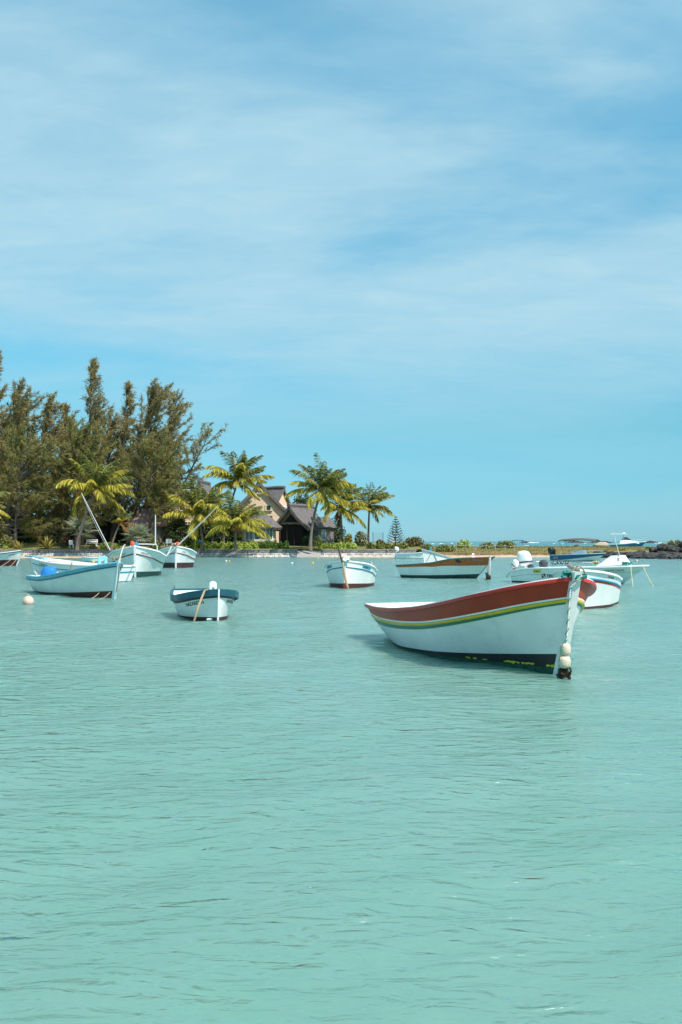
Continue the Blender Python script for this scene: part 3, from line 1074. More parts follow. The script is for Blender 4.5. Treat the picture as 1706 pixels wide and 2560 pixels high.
# rope round the stem head, a lashing of green line
up = Vector((0, 0, 1))
lash = []
for k in range(60):
    a = k / 60 * 2 * PI * 5
    lash.append(head + Vector((0, 0, -0.045 + 0.05 * k / 60)) + (fwd * math.cos(a) * (0.125 + 0.012 * math.sin(3.1 * a)) + side_v * math.sin(a) * 0.112) - fwd * 0.03)
rope('green rope lashed round the stem head of the red boat', lash, 0.013, 'rope_green', name='rope_lashing', n=5)
kn = MB()
rr = random.Random(8)
for k in range(6):
    c0 = head + side_v * (0.12 + 0.02 * k) - fwd * 0.03 + Vector((0, 0, 0.01))
    q = [c0 + Vector((rr.uniform(-.05, .05), rr.uniform(-.04, .04), rr.uniform(-.04, .05))) for _ in range(6)]
    kn.tube(q + [q[0]], 0.012, 5)
tag(obj('rope_knot', kn, 'rope_green'), 'bunched green knot beside the stem head of the red boat', 'knot')
q = [head + side_v * 0.05 - fwd * 0.1 + Vector((0, 0, 0.06)), head + Vector((0, 0, 0.13)) - fwd * 0.02, head - side_v * 0.05 + Vector((0, 0, 0.10)), head - side_v * 0.11 - fwd * 0.02 + Vector((0, 0, 0.02))]
rope('loose loop of tan rope over the stem head of the red boat', q, 0.012, 'rope_tan', name='rope_loop')
beam_a, beam_b = W(1421, 1414, 14.1), W(1447, 1427, 13.95)
bb = MB().tube([beam_a, beam_b], 0.028, 8)
tag(obj('mooring_bitt', bb, 'wood_grey'), 'short grey timber peg leaning across the stem head of the red boat', 'peg')
# painter down to the floats
Yr = 13.72
path = [head + side_v * 0.02 + fwd * 0.10, W(1426, 1470, 13.75), W(1422, 1530, Yr), W(1418, 1580, Yr), W(1414, 1612, Yr)]
rp = MB()
rp.tube(twist(path, 0.01, 16, 0.0, 0.008), 0.0085, 5)
rp.tube(twist(path, 0.01, 16, PI, 0.008), 0.0085, 5)
o = tag(obj('mooring_rope', rp, 'rope_white'), 'white and green twisted painter down the stem of the red boat', 'rope')
g_ = MB()
for s0, s1 in ((0.0, 1.0),):
    tw = twist(path, 0.01, 7.0, 1.2, 0.016)
    g_.tube(tw, 0.0065, 5)
obj('green_strand', g_, 'rope_green', o)


def barrel(r, h, n=14):
    pr = []
    for k in range(n + 1):
        a = -PI / 2 + PI * k / n
        c, s = math.cos(a), math.sin(a)
        pr.append((r * max(abs(c), 1e-4) ** 0.55, h / 2 * math.copysign(abs(s) ** 0.75, s)))
    return pr


f1, f2 = W(1413.5, 1624, Yr), W(1411, 1655, Yr)
tag(obj('mooring_float', MB().lathe(barrel(0.076, 0.172), 20, f1), 'float_white'), 'upper of the two cream floats hanging at the bow of the red boat', 'float')
tag(obj('mooring_float', MB().lathe(barrel(0.088, 0.172), 20, f2), 'float_white'), 'lower of the two cream floats at the red bow, above the weed', 'float')
wd = MB()
for k in range(16):
    c0 = W(1410 + rr.uniform(-14, 12), 1684 + rr.uniform(-10, 9), Yr + rr.uniform(-0.05, 0.05))
    c0.z = max(c0.z, 0.0)
    q = [c0 + Vector((rr.uniform(-.05, .05), rr.uniform(-.05, .05), rr.uniform(-.05, .05))) for _ in range(5)]
    wd.tube(q, [0.012, 0.02, 0.022, 0.016, 0.006], 5)
for k in range(2):
    c0 = W(1411 + 9 * k, 1677, Yr)
    wd.tube([c0 + Vector((0.042 * math.cos(a), 0, 0.05 * math.sin(a))) for a in np.linspace(-0.6, 3.4, 10)], 0.014, 6)
tag(obj('seaweed', wd, 'weed'), 'brown weed tangled on the rope end under the cream floats', 'seaweed')
rope('thin dark green line from the painter down past the floats', [W(1418, 1590, Yr - .02), W(1404, 1618, Yr - .05), W(1399, 1650, Yr - .04), W(1396, 1692, Yr)], 0.005, 'rope_green', name='rope_line')

# ---- 2: the small boat with the dark blue strake
H = Hull(2.86, [(0, 0.645), (0.15, 0.585), (0.35, 0.54), (0.6, 0.59), (0.85, 0.70), (1, 0.76)],
         [(0, 0.52), (0.10, 0.61), (0.35, 0.73), (0.6, 0.74), (0.8, 0.57), (0.93, 0.29), (1, 0.03)],
         [(0, 0.36), (0.2, 0.50), (0.45, 0.56), (0.7, 0.42), (0.9, 0.16), (1, 0.02)], rake=0.10, inset=0.10,
         p=((0, 0.7), (0.6, 0.9), (1, 1.3)), keel=-0.25)
root, mw = boat('small white boat with dark blue rail and black name, left of centre', 'boat', 545, 1552, -69, H, hull='white', boot='maroon', boot_z=(0.03, 0.085),
                strakes=[('sheer_strake', 'navy_teal', 0.0, 0.18)], rails=[('rub_rail', 'maroon_line', 0.190, 0.022, 0.028)],
                gun=('navy_teal', 0.08, 0.04), stem=('white', 0.055, 0.07, 0.0), inside='white', deck=0.70, thwarts=(0.30,), deck_mat='navy_teal')
prof = [(0.0, -0.16), (0.030, -0.15), (0.034, -0.02), (0.0, 0.0)]
obj('rubbing_strip', MB().sweep(sheer_path(H, lambda t: 0.002), prof), 'navy_teal', root)
letter(H, root, 'NAZARETH', 0.115, -1, 0.50, 0.315, 'letter_dark', 0.15)
letter(H, root, 'NAZARETH', 0.10, 1, 1.14, 0.295, 'letter_dark', 0.15)
bd = MB()
prof = [(-0.09, 0.0), (0.09, 0.0), (0.09, 0.20)] + [(0.09 * math.cos(a), 0.20 + 0.075 * math.sin(a)) for a in np.linspace(0.2, PI - 0.2, 7)] + [(-0.09, 0.20)]
zz = float(H.zs(0.80)) - 0.02
hx = 0.80 * H.L - H.L / 2
bd.loft([[(hx - 0.014, u, zz + v) for u, v in prof], [(hx + 0.014, u, zz + v) for u, v in prof]])
b_ = obj('bow_board', bd, 'white', root)
obj('board_mark', MB().box((hx + 0.016, 0, zz + 0.10), (0.004, 0.055, 0.045)), 'letter_grey', b_, smooth=False)
q = H.pos(0.0, 0.64, -1, 0)
obj('oar_pin', MB().tube([q + Vector((0.05, 0.03, -0.02)), q + Vector((0.05, 0.03, 0.10))], 0.010), 'black_plastic', root)
a = mw @ (H.pos(0.955, float(H.zs(0.955)) + 0.015, -1, 0.0))
a2 = mw @ (H.pos(0.95, float(H.zs(0.95)) - 0.02, -1, 0.09))
e_ = WL(485, 1556)
rope('thick tan rope from the small blue railed boat down into the water',
     [a, a2] + [a2.lerp(e_, u) + Vector((0, -0.16 * math.sin(PI * u), 0)) for u in (0.25, 0.5, 0.75, 1.0)], [0.02, 0.024, 0.026, 0.028, 0.028, 0.022], 'rope_tan')
bt = MB()
bt.lathe([(0.006, 0), (0.032, 0.01), (0.034, 0.13), (0.014, 0.17), (0.013, 0.20)], 10)
for i, (px_, py_, rz_, l_) in enumerate(((517, 1551, 0.3, 'left clear plastic bottle floating by the rope of the small blue railed boat'), (527, 1550, 1.2, 'right clear plastic bottle floating at the stem of the small blue railed boat'))):
    o = tag(obj('plastic_bottle', bt, 'bottle'), l_, 'bottle')
    o.location = WL(px_, py_) + Vector((0, 0, 0.015))
    o.rotation_euler = (R(84), 0, rz_ + 1.2)

# ---- 3: light blue railed boat on the left
H = Hull(6.45, [(0, 0.62), (0.2, 0.62), (0.45, 0.72), (0.7, 0.92), (0.9, 1.12), (1, 1.22)],
         [(0, 0.72), (0.3, 0.92), (0.55, 0.95), (0.8, 0.70), (0.93, 0.34), (1, 0.04)],
         [(0, 0.42), (0.2, 0.62), (0.5, 0.72), (0.75, 0.44), (0.92, 0.14), (1, 0.025)], rake=0.32, inset=0.30,
         p=((0, 0.6), (0.5, 0.8), (1, 1.25)))
root, mw = boat('pale boat with light blue rail and blue outboard cover, large at far left', 'boat', 286, 1496, -52, H, hull='pale_green', boot='maroon', boot_z=(0.05, 0.26),
                strakes=[('sheer_strake', 'sky_paint', 0.0, 0.125)], rails=[('rub_rail', 'blue_line', 0.145, 0.03, 0.05)],
                gun=('sky_paint', 0.09, 0.04), stem=('pale_blue', 0.12, 0.14, 0.05), inside='white', deck=0.72, thwarts=(0.25, 0.5))
cv = MB()
secs = []
for k in range(9):
    u = k / 8
    z = 0.22 + 0.72 * math.sin(u * PI / 2) 
    rx = 0.40 * math.sqrt(max(1 - u ** 2.6, 0.01)) 
    secs.append([(-2.62 + 0.10 * u + rx * math.cos(a) * (1 + 0.09 * math.sin(5 * a + 3 * u)), -0.05 + rx * 0.75 * math.sin(a) * (1 + 0.08 * math.cos(4 * a + 2 * u)), z + 0.03 * math.sin(3 * a)) for a in np.linspace(0, 2 * PI, 20, endpoint=False)])
cv.loft(secs)
obj('engine_cover', cv, 'tarp_blue', root)
obj('steering_arm', MB().tube([(-3.25, -0.35, 0.76), (-3.0, -0.35, 0.64)], 0.022), 'pole_white', root)
b = MB()
fr = [(-0.16, 0), (0.16, 0), (0.17, 0.33), (0.12, 0.38), (-0.12, 0.38), (-0.17, 0.33)]
inr = [(-0.06, 0.12), (0.06, 0.12), (0.06, 0.25), (0.05, 0.26), (-0.05, 0.26), (-0.06, 0.25)]
hx, zz = 2.0, float(H.zs(0.83)) - 0.03
n = 6
vs = [(hx + dx, u, zz + v) for dx in (-0.025, 0.025) for ring_ in (fr, inr) for u, v in ring_]
fs = []
for k in range(n):
    k2 = (k + 1) % n
    fs += [(k, k2, n + k2, n + k), (2 * n + k, 3 * n + k, 3 * n + k2, 2 * n + k2), (k, 2 * n + k, 2 * n + k2, k2), (n + k, n + k2, 3 * n + k2, 3 * n + k)]
b.add(vs, fs)
obj('bow_board', b, 'sky_paint', root)
for xx, ya, yb in ((-1.35, 0.1, 0.1), (-0.9, -0.3, 0.5)):
    pass
obj('rowlock', MB().box((0.35, -0.93, 0.80), (0.12, 0.05, 0.07)), 'white_clean', root, smooth=False)
kn = MB().tube([(-1.95, 0.5, 0.40), (-1.78, 0.5, 1.02)], 0.05, 6)
kn.tube([(-1.79, 0.5, 1.0), (-1.77, 0.51, 1.14)], 0.028, 6)
obj('stern_post', kn, 'wood_grey', root)
hx = mw @ H.pos(1, 1.2)
rope('tan rope from light blue railed boat up to the big bow on boat', sag(hx + Vector((0, 0, .06)), W(314, 1362, 52.2), -0.15, 12), 0.022, 'rope_white')
a = mw @ (H.pos(1, 0.75) + Vector((0.1, 0, 0)))
rope('long pale rope down the stem of the light blue railed boat', [hx + Vector((0.02, -0.08, -0.02)), a, mw @ (H.pos(1, 0.2) + Vector((0.12, -0.02, 0)))], 0.016, 'rope_tan')
rope('short pale rope tail across the bow of the light blue railed boat', sag(a, W(273, 1460, 33.4), 0.05), 0.013, 'rope_white', name='rope_tail')
rope('thin tan rope crossing the maroon bottom, left of the light blue boat stem', sag(W(250, 1480, 33.5), WL(226, 1497), 0.04), 0.013, 'rope_tan', name='rope_tail')
rope('thin tan rope crossing the maroon bottom, close to the light blue boat stem', sag(W(276, 1480, 32.9), WL(246, 1498.5), 0.06), 0.013, 'rope_tan', name='rope_tail')
lp = MB()
for k in range(3):
    lp.tube([hx + Vector((-0.25 + 0.1 * k, 0, 0.06)) + Vector((0.10 * math.cos(a_), 0.05 * k, 0.14 * math.sin(a_))) for a_ in np.linspace(0, PI, 9)], 0.014, 5)
tag(obj('rope_loop', lp, 'rope_tan'), 'coiled tan rope loops standing on the bow of the light blue railed boat', 'rope')

# ---- 4: cut off boat at the left edge
H = Hull(6.4, [(0, 0.75), (0.4, 0.80), (0.75, 1.0), (1, 1.22)], [(0, 0.75), (0.4, 1.0), (0.75, 0.8), (1, 0.05)],
         [(0, 0.5), (0.4, 0.75), (0.75, 0.45), (1, 0.03)], rake=0.55, inset=0.2)
root, mw = boat('white boat with dark bottom cut off by the left edge of the picture', 'boat', 42, 1414.5, -22, H, hull='white', boot='maroon', boot_z=(0.36, 0.50),
                lines=[('stripe', 'maroon_line', 0.07, 0.12)], gun=('white', 0.10, 0.05), stem=('white', 0.1, 0.14, 0.0), inside='white', deck=0.7)
letter(H, root, 'MARTIN', 0.12, -1, 2.25, 0.34, 'letter_grey', 0.1)
obj('bow_plank', MB().box((3.35, 0, 1.24), (1.9, 0.22, 0.07), Matrix.Rotation(R(-4), 3, 'Y')), 'wood_grey', root, smooth=False)
for k, (x0, l_) in enumerate(((52, 'left mooring rope of the boat cut off at the left edge'), (60, 'right mooring rope of the boat cut off at the left edge'))):
    rope(l_, sag(W(x0 - 9, 1384, 76.5), WL(x0 - 50 + 14 * k, 1416 + k), 0.1), 0.02, 'rope_tan')

# ---- 5: white boat behind the light blue one
H = Hull(6.6, [(0, 0.76), (0.3, 0.78), (0.6, 0.86), (0.85, 1.0), (1, 1.08)], [(0, 0.62), (0.3, 0.88), (0.6, 0.92), (0.85, 0.60), (1, 0.05)],
         [(0, 0.36), (0.3, 0.62), (0.6, 0.62), (0.85, 0.26), (1, 0.03)], rake=0.35, inset=0.15)
root, mw = boat('white boat with blue stripe moored just behind the light blue railed boat', 'boat', 93, 1447.5, 147, H, hull='white', boot='blue_line', boot_z=(0.03, 0.08),
                rails=[('rub_rail', 'cyan_line', 0.30, 0.03, 0.06)], gun=('white_clean', 0.08, 0.05), stem=('white_clean', 0.12, 0.14, 0.0), inside='white_clean', deck=0.75)
letter(H, root, 'A 3300 MT 00', 0.145, 1, 2.15, 0.26, 'letter_dark', 0.1)
obj('bow_plank', MB().box((3.15, -0.15, 1.10), (1.9, 0.25, 0.06), Matrix.Rotation(R(-3), 3, 'Y') @ Matrix.Rotation(R(-10), 3, 'Z')), 'sky_paint', root, smooth=False)
rope('thin white rope from the blue striped boat to the big bow on boat', sag(W(333, 1413, 46.5), W(341, 1408.5, 52.1), 0.0), 0.025, 'rope_white')

# ---- 6: the big boat seen bow on, with outrigger poles
H = Hull(7.6, [(0, 0.95), (0.4, 0.96), (0.7, 1.15), (0.9, 1.48), (1, 1.66)], [(0, 1.15), (0.4, 1.50), (0.65, 1.55), (0.82, 1.28), (0.93, 0.66), (1, 0.05)],
         [(0, 0.9), (0.4, 1.22), (0.65, 1.12), (0.82, 0.62), (0.93, 0.24), (1, 0.03)], rake=0.35, inset=0.2, p=((0, 0.8), (0.6, 1.0), (0.85, 1.35), (1, 1.2)))
root, mw = boat('large white boat seen bow on with maroon line, dark bottom and two long poles', 'boat', 338, 1443.5, -81, H, hull='pale_green', boot='dark_teal', boot_z=(0.22, 0.30),
                rails=[('rub_rail', 'maroon_line', 0.42, 0.035, 0.06)], gun=('white_clean', 0.09, 0.06), stem=('white', 0.14, 0.15, 0.04), inside='white', deck=0.55)
letter(H, root, 'MEER MITT', 0.095, -1, 2.85, 0.36, 'letter_grey', 0.1)
letter(H, root, 'MEER MITT', 0.095, 1, 3.48, 0.36, 'letter_grey', 0.1)
hp = MB()
hp.tube([mw.inverted() @ p for p in (W(393.5, 1383, 57), W(393.5, 1366, 57), W(391, 1361.5, 57), W(370, 1360.5, 57), W(340, 1360, 57), W(331, 1360, 57), W(326.5, 1364, 57), W(326.5, 1380, 57))], 0.036, 8)
obj('bow_hoop', hp, 'pole_white', root)
obj('antenna', MB().tube([mw.inverted() @ W(389, 1361, 57), mw.inverted() @ W(389, 1287, 57)], [0.04, 0.03], 8), 'pole_white', root)
oz = MB()
oz.tube([mw.inverted() @ p for p in (W(276, 1376, 55.5), W(204, 1232, 55.5))], [0.028, 0.016], 8)
obj('outrigger_pole', oz, 'pole_white', root)
oz = MB()
oz.tube([mw.inverted() @ p for p in (W(414, 1393, 55.5), W(543, 1268, 55.5))], [0.028, 0.016], 8)
obj('outrigger_pole', oz, 'pole_white', root)
for a, b in (((271, 1372), (205, 1234)), ((402, 1398), (541, 1269))):
    obj('outrigger_line', MB().tube(sag(mw.inverted() @ W(a[0], a[1], 55.3), mw.inverted() @ W(b[0], b[1], 55.4), 0.15), 0.008, 5), 'rope_white', root)
o = tag(obj('mooring_float', MB().lathe(barrel(0.125, 0.25), 16, W(331.5, 1359.5, 52.4)), 'buoy_orange'), 'orange float on the bow hoop of the large bow on boat', 'float')
rg = MB()
for k in range(7):
    c0 = W(337 + rr.uniform(-3, 6), 1363 + rr.uniform(-3, 1), 52.5)
    rg.tube([c0 + Vector((rr.uniform(-.16, .16), rr.uniform(-.1, .1), rr.uniform(-.1, .1))) for _ in range(4)], [0.05, 0.08, 0.07, 0.03], 6)
tag(obj('blue_rag', rg, 'rag_blue'), 'blue rag bundled on the stem of the large bow on boat', 'rag')

# ---- 7: its neighbour
H = Hull(7.0, [(0, 0.95), (0.4, 0.96), (0.7, 1.10), (0.9, 1.42), (1, 1.56)], [(0, 1.0), (0.4, 1.38), (0.65, 1.45), (0.82, 1.15), (0.93, 0.60), (1, 0.05)],
         [(0, 0.8), (0.4, 1.20), (0.65, 1.18), (0.82, 0.70), (0.93, 0.26), (1, 0.03)], rake=0.25, inset=0.2, p=((0, 0.8), (0.6, 1.0), (0.85, 1.35), (1, 1.2)))
root, mw = boat('white boat seen bow on with maroon line, behind and right of the large one', 'boat', 440, 1420, -82, H, hull='white', boot='maroon', boot_z=(0.32, 0.38),
                rails=[('rub_rail', 'maroon_line', 0.48, 0.035, 0.06)], gun=('white_clean', 0.09, 0.06), stem=('white', 0.15, 0.15, 0.0), inside='white', deck=0.55)
letter(H, root, 'JULIEN', 0.10, -1, 2.70, 0.36, 'letter_grey', 0.1)
letter(H, root, 'JULIEN', 0.10, 1, 3.05, 0.36, 'letter_grey', 0.1)
tag(obj('mooring_float', MB().lathe(barrel(0.15, 0.28), 16, W(445, 1360, 70.4)), 'buoy_orange'), 'red float on the stem of the farther bow on boat', 'float')
rg = MB()
for k in range(6):
    c0 = W(438 + rr.uniform(-4, 4), 1364 + rr.uniform(-3, 1), 70.4)
    rg.tube([c0 + Vector((rr.uniform(-.2, .2), rr.uniform(-.1, .1), rr.uniform(-.1, .12))) for _ in range(4)], [0.06, 0.09, 0.08, 0.03], 6)
tag(obj('pink_rag', rg, 'rag_pink'), 'pinkish cloth heaped on the stem of the farther bow on boat', 'rag')
rope('white rope from the farther bow on boat down behind the large one', sag(W(429, 1366, 70.2), W(415, 1392, 68), 0.05), 0.03, 'rope_white')

# ---- 8: the boat with the teal line in the middle
H = Hull(5.2, [(0, 0.62), (0.4, 0.66), (0.65, 0.82), (0.85, 1.0), (1, 1.12)], [(0, 0.80), (0.4, 1.02), (0.65, 1.05), (0.84, 0.82), (0.94, 0.42), (1, 0.04)],
         [(0, 0.6), (0.4, 0.88), (0.65, 0.84), (0.84, 0.50), (0.94, 0.2), (1, 0.03)], rake=0.06, inset=0.1, p=((0, 0.8), (0.6, 1.0), (1, 1.2)))
root, mw = boat('white boat with teal line and red bottom facing the camera at centre', 'boat', 863, 1470.5, -97, H, hull='white', boot='maroon', boot_z=(0.09, 0.19),
                rails=[('rub_rail', 'blue_line', 0.27, 0.022, 0.045)], gun=('white_clean', 0.07, 0.045), stem=('white', 0.11, 0.12, 0.03), inside='white', deck=0.65)
x = H.pos(1, 0.0).x
obj('stem_foot', MB().box((x + 0.045, 0, 0.06), (0.06, 0.12, 0.30)), 'red_boot', root, smooth=False)
pt = patch(H, root, 'name_plate', -1, 1.45, 2.02, 0.10, 0.21, 'plate_cyan')
letter(H, root, 'LIONEL', 0.085, -1, 1.56, 0.185, 'letter_dark', 0.2)
pt = patch(H, root, 'name_plate', 1, 1.30, 1.95, 0.11, 0.22, 'plate_cyan')
letter(H, root, 'LIONEL', 0.085, 1, 1.85, 0.195, 'letter_dark', 0.2)
obj('stern_post', MB().tube([mw.inverted() @ W(930, 1424, 43.5), mw.inverted() @ W(930, 1405, 43.5)], 0.03, 8), 'pole_white', root)
rope('dark leaning boat pole with pale tip standing at the stem of the teal lined boat', [W(846.5, 1372, 40.4), W(857, 1408, 40.2)], [0.035, 0.04], 'wood_dark', cat='pole', name='boat_pole')
rope('thick brown rope down the stem of the teal lined boat', [W(857, 1406, 40.2), W(862, 1436, 40.1), W(866, 1456, 40.05), W(871, 1471, 40.0)], [0.035, 0.05, 0.05, 0.035], 'rope_tan')
rg = MB()
for k in range(8):
    c0 = W(863 + rr.uniform(-4, 6), 1400 + rr.uniform(-4, 1), 40.3)
    rg.tube([c0 + Vector((rr.uniform(-.12, .12), rr.uniform(-.1, .1), rr.uniform(-.08, .08))) for _ in range(4)], [0.03, 0.05, 0.045, 0.02], 6)
tag(obj('white_cloth', rg, 'white_clean'), 'white and blue cloth bunched on the stem of the teal lined boat', 'rag')

# ---- 9: varnished strake boat, and the white one behind it
H = Hull(5.35, [(0, 0.66), (0.2, 0.72), (0.42, 0.82), (0.58, 0.98), (0.72, 1.06), (0.88, 1.10), (1, 1.12)],
         [(0, 0.55), (0.3, 0.85), (0.6, 0.88), (0.82, 0.60), (1, 0.04)], [(0, 0.40), (0.3, 0.68), (0.6, 0.62), (0.82, 0.30), (1, 0.03)], rake=1.0, inset=0.25,
         p=((0, 0.7), (1, 1.0)))
sd = curve([(0, 0.13), (0.3, 0.17), (0.6, 0.34), (0.8, 0.42), (1, 0.43)])
root, mw = boat('white boat with varnished brown topside and teal rail, right of centre', 'boat', 1190, 1447, -33, H, hull='pale_green', boot='dark_teal', boot_z=(0.14, 0.26),
                strakes=[('sheer_strake', 'varnish', 0.0, sd)], gun=('teal_rail', 0.09, 0.035), stem=('wood_grey', 0.07, 0.06, 0.03), inside='white', deck=0.8)
letter(H, root, 'SHARON', 0.11, -1, 1.75, 0.20, 'letter_pale', 0.1)
er = random.Random(6)
def on_side(x_, z_):
    t_ = H.t_at(x_, z_)
    return H.pos(t_, z_, -1) + H.nrm(t_, z_, -1) * 0.006
ring_ = [on_side(1.0 + (0.11 + 0.04 * er.random()) * math.cos(a_) + 0.05, 0.89 + (0.07 + 0.03 * er.random()) * math.sin(a_) - 0.02 * math.cos(a_)) for a_ in np.linspace(0, 2 * PI, 15)[:-1]]
obj('painted_emblem', MB().add([on_side(1.05, 0.89)] + ring_, [(0, i + 1, (i + 1) % 14 + 1) for i in range(14)]), 'wood_dark', root, smooth=False)
bx_ = MB().box(mw.inverted() @ W(1183, 1388.5, 50.5), (0.03, 0.20, 0.20))
bx_ = obj('bow_board', bx_, 'white_clean', root, smooth=False)
obj('board_mark', MB().box(mw.inverted() @ (W(1183, 1388.5, 50.5) + Vector((0, -0.03, 0))), (0.05, 0.08, 0.07)), 'letter_grey', bx_, smooth=False)
rope('thick white mooring rope from the varnished boat with weed at its foot', [W(1226, 1389, 49.4), W(1224, 1415, 49.4), W(1222, 1434, 49.5), W(1220, 1449, 49.6)], [0.05, 0.065, 0.08, 0.07], 'rope_white')
wd = MB()
for k in range(12):
    c0 = W(1220 + rr.uniform(-3, 4), 1443 + rr.uniform(-7, 5), 49.5)
    wd.tube([c0 + Vector((rr.uniform(-.08, .08), rr.uniform(-.08, .08), rr.uniform(-.12, .12))) for _ in range(4)], [0.02, 0.06, 0.05, 0.02], 5)
tag(obj('seaweed', wd, 'weed'), 'dark weed at the foot of the mooring rope by the varnished boat', 'seaweed')

H = Hull(3.7, [(0, 0.62), (0.3, 0.72), (0.6, 0.98), (0.85, 1.28), (1, 1.44)], [(0, 0.6), (0.4, 0.72), (0.7, 0.52), (0.9, 0.22), (1, 0.05)],
         [(0, 0.56), (0.4, 0.69), (0.7, 0.50), (0.9, 0.20), (1, 0.03)], rake=0.28, inset=0.2)
root, mw = boat('white boat with grey rail and high bow behind the varnished boat', 'boat', 1067, 1432.5, -154, H, hull='white_clean', boot='dark_teal',
                gun=('grey_paint', 0.10, 0.09), stem=('white_clean', 0.08, 0.1, 0.0), inside='white')
for x0, l_ in ((1.35, 'left rope of the V hanging on the white hull behind the varnished boat'), (1.30, 'right rope of the V hanging on the white hull behind the varnished boat')):
    s_ = -0.35 if x0 == 1.30 else 0.40
    q = [mw @ (H.pos(H.t_at(x0 + s_ * u * 0.9, 1.2 - 0.7 * u), max(float(H.zs(H.t_at(x0, 1.1))) * (1 - 0.62 * u), 0.35), 1) + Vector((0, 0.02, 0))) for u in np.linspace(0, 1, 6)]
    rope(l_, q, 0.016, 'rope_tan', name='hanging_rope')

# ---- outboard engines
def rrect(w, d, z, n=4, cx=0.0, cy=0.0, k=0.35):
    out = []
    rx, ry = w * k, d * k
    for qx, qy, a0 in ((1, 1, 0), (-1, 1, 90), (-1, -1, 180), (1, -1, 270)):
        for i in range(n):
            a = R(a0 + 90 * i / (n - 1))
            out.append((cx + qx * (w / 2 - rx) + rx * math.cos(a), cy + qy * (d / 2 - ry) + ry * math.sin(a), z))
    return out


def outboard(root, loc, s, m, tilt=0.0, band_m='dark_grey'):
    """cowl, band and leg; local x points forward, top of transom at the origin"""
    mt = Matrix.Translation(loc) @ Matrix.Rotation(tilt, 4, 'Y') @ Matrix.Scale(s, 4)
    def put(mb):
        mb.v = [tuple(mt @ Vector(v)) for v in mb.v]
        return mb
    cw = MB().loft([rrect(0.30, 0.26, 0.10, cx=-0.1), rrect(0.44, 0.36, 0.16, cx=-0.12), rrect(0.50, 0.40, 0.30, cx=-0.13), rrect(0.50, 0.40, 0.48, cx=-0.15),
                    rrect(0.44, 0.36, 0.60, cx=-0.18), rrect(0.30, 0.24, 0.665, cx=-0.20), rrect(0.12, 0.10, 0.68, cx=-0.2)])
    c_ = obj('engine_cowl', put(cw), m, root, angle=50)
    obj('cowl_band', put(MB().loft([rrect(0.515, 0.412, 0.205, cx=-0.125), rrect(0.52, 0.415, 0.265, cx=-0.13)])), band_m, c_)
    lg = MB().loft([rrect(0.18, 0.14, 0.12, cx=-0.1), rrect(0.16, 0.12, -0.25, cx=-0.1), rrect(0.18, 0.10, -0.62, cx=-0.1), rrect(0.30, 0.08, -0.75, cx=-0.14), rrect(0.10, 0.05, -0.9, cx=-0.1)])
    obj('engine_leg', put(lg), m, root, angle=50)
    obj('engine_bracket', put(MB().box((0.05, 0, -0.02), (0.16, 0.22, 0.26))), 'dark_grey', root, smooth=False)
    return mt


# ---- 11: white open motor boat
H = Hull(6.15, [(0, 0.56), (0.06, 0.60), (0.12, 0.66), (0.4, 0.72), (0.7, 0.78), (0.9, 0.83), (1, 0.86)],
         [(0, 0.85), (0.35, 1.02), (0.65, 0.96), (0.85, 0.60), (0.95, 0.28), (1, 0.05)], [(0, 0.75), (0.35, 0.86), (0.65, 0.66), (0.85, 0.30), (1, 0.03)],
         rake=1.15, inset=0.1, p=((0, 0.9), (0.6, 1.0), (1, 1.1)))
root, mw = boat('white open motor boat with white outboard and peaked white cover behind the red bow', 'motor boat', 1556, 1460, -32, H, hull='pale_green', boot='dark_teal', boot_z=(0.07, 0.05),
                lines=[('stripe', 'teal_rail', 0.30, 0.312)], gun=('white_clean', 0.10, 0.05), stem=('white', 0.08, 0.06, 0.0), inside='white', deck=0.72, thwarts=(0.3, 0.5), deck_mat='white_clean')
letter(H, root, 'MONTE CINTO', 0.115, -1, 1.34, 0.25, 'letter_dark', 0.15)
letter(H, root, 'tec', 0.26, -1, -1.22, 0.44, 'letter_dark')
letter(H, root, '100', 0.15, -1, -0.25, 0.26, 'letter_grey')
patch(H, root, 'number_plate', -1, -1.86, -1.48, 0.08, 0.23, 'plate_yellow')
letter(H, root, '8 M65', 0.11, -1, -1.84, 0.20, 'letter_dark')
fl = patch(H, root, 'flag_sticker', -1, -1.47, -1.29, 0.27, 0.46, 'red_boot')
vs = []
for x_, d_ in ((-1.47, 0.27), (-1.43, 0.27), (-1.29, 0.46), (-1.33, 0.46)):
    t_ = H.t_at(x_, 0.4); z_ = float(H.zs(t_)) - d_; t_ = H.t_at(x_, z_)
    vs.append(H.pos(t_, z_, -1) + H.nrm(t_, z_, -1) * 0.009)
obj('flag_bar', MB().add(vs, [(0, 1, 2, 3)]), 'white_clean', fl, smooth=False)
inv = mw.inverted()
# peaked spray cover on the foredeck
def cover(root, y_near, inv):
    A = [inv @ W(1489, 1416, 45.2), inv @ W(1528, 1389, 45.0), inv @ W(1550, 1388.5, 44.9), inv @ W(1564, 1412, 44.6)]
    off = Vector((0, 1.05, 0))
    mb = MB()
    vs = A + [p + off * (0.9 if i in (0, 3) else 0.8) for i, p in enumerate(A)]
    mid = inv @ W(1536, 1412, 44.4)
    mb.add(vs, [(0, 1, 5, 4), (1, 2, 6, 5), (2, 3, 7, 6), (0, 3, 2, 1), (4, 5, 6, 7), (0, 4, 7, 3)])
    return obj('spray_cover', mb, 'canvas_cover', root, smooth=False)
cover(root, 0, inv)
obj('cleat', MB().box(inv @ W(1546, 1399, 44.4), (0.07, 0.04, 0.16)), 'grey_paint', root, smooth=False)
outboard(root, (-2.42, 0.0, 0.66), 1.22, 'white_clean', R(-8))
mt = outboard(root, (-3.02, -0.45, 0.60), 0.62, 'white', R(38))
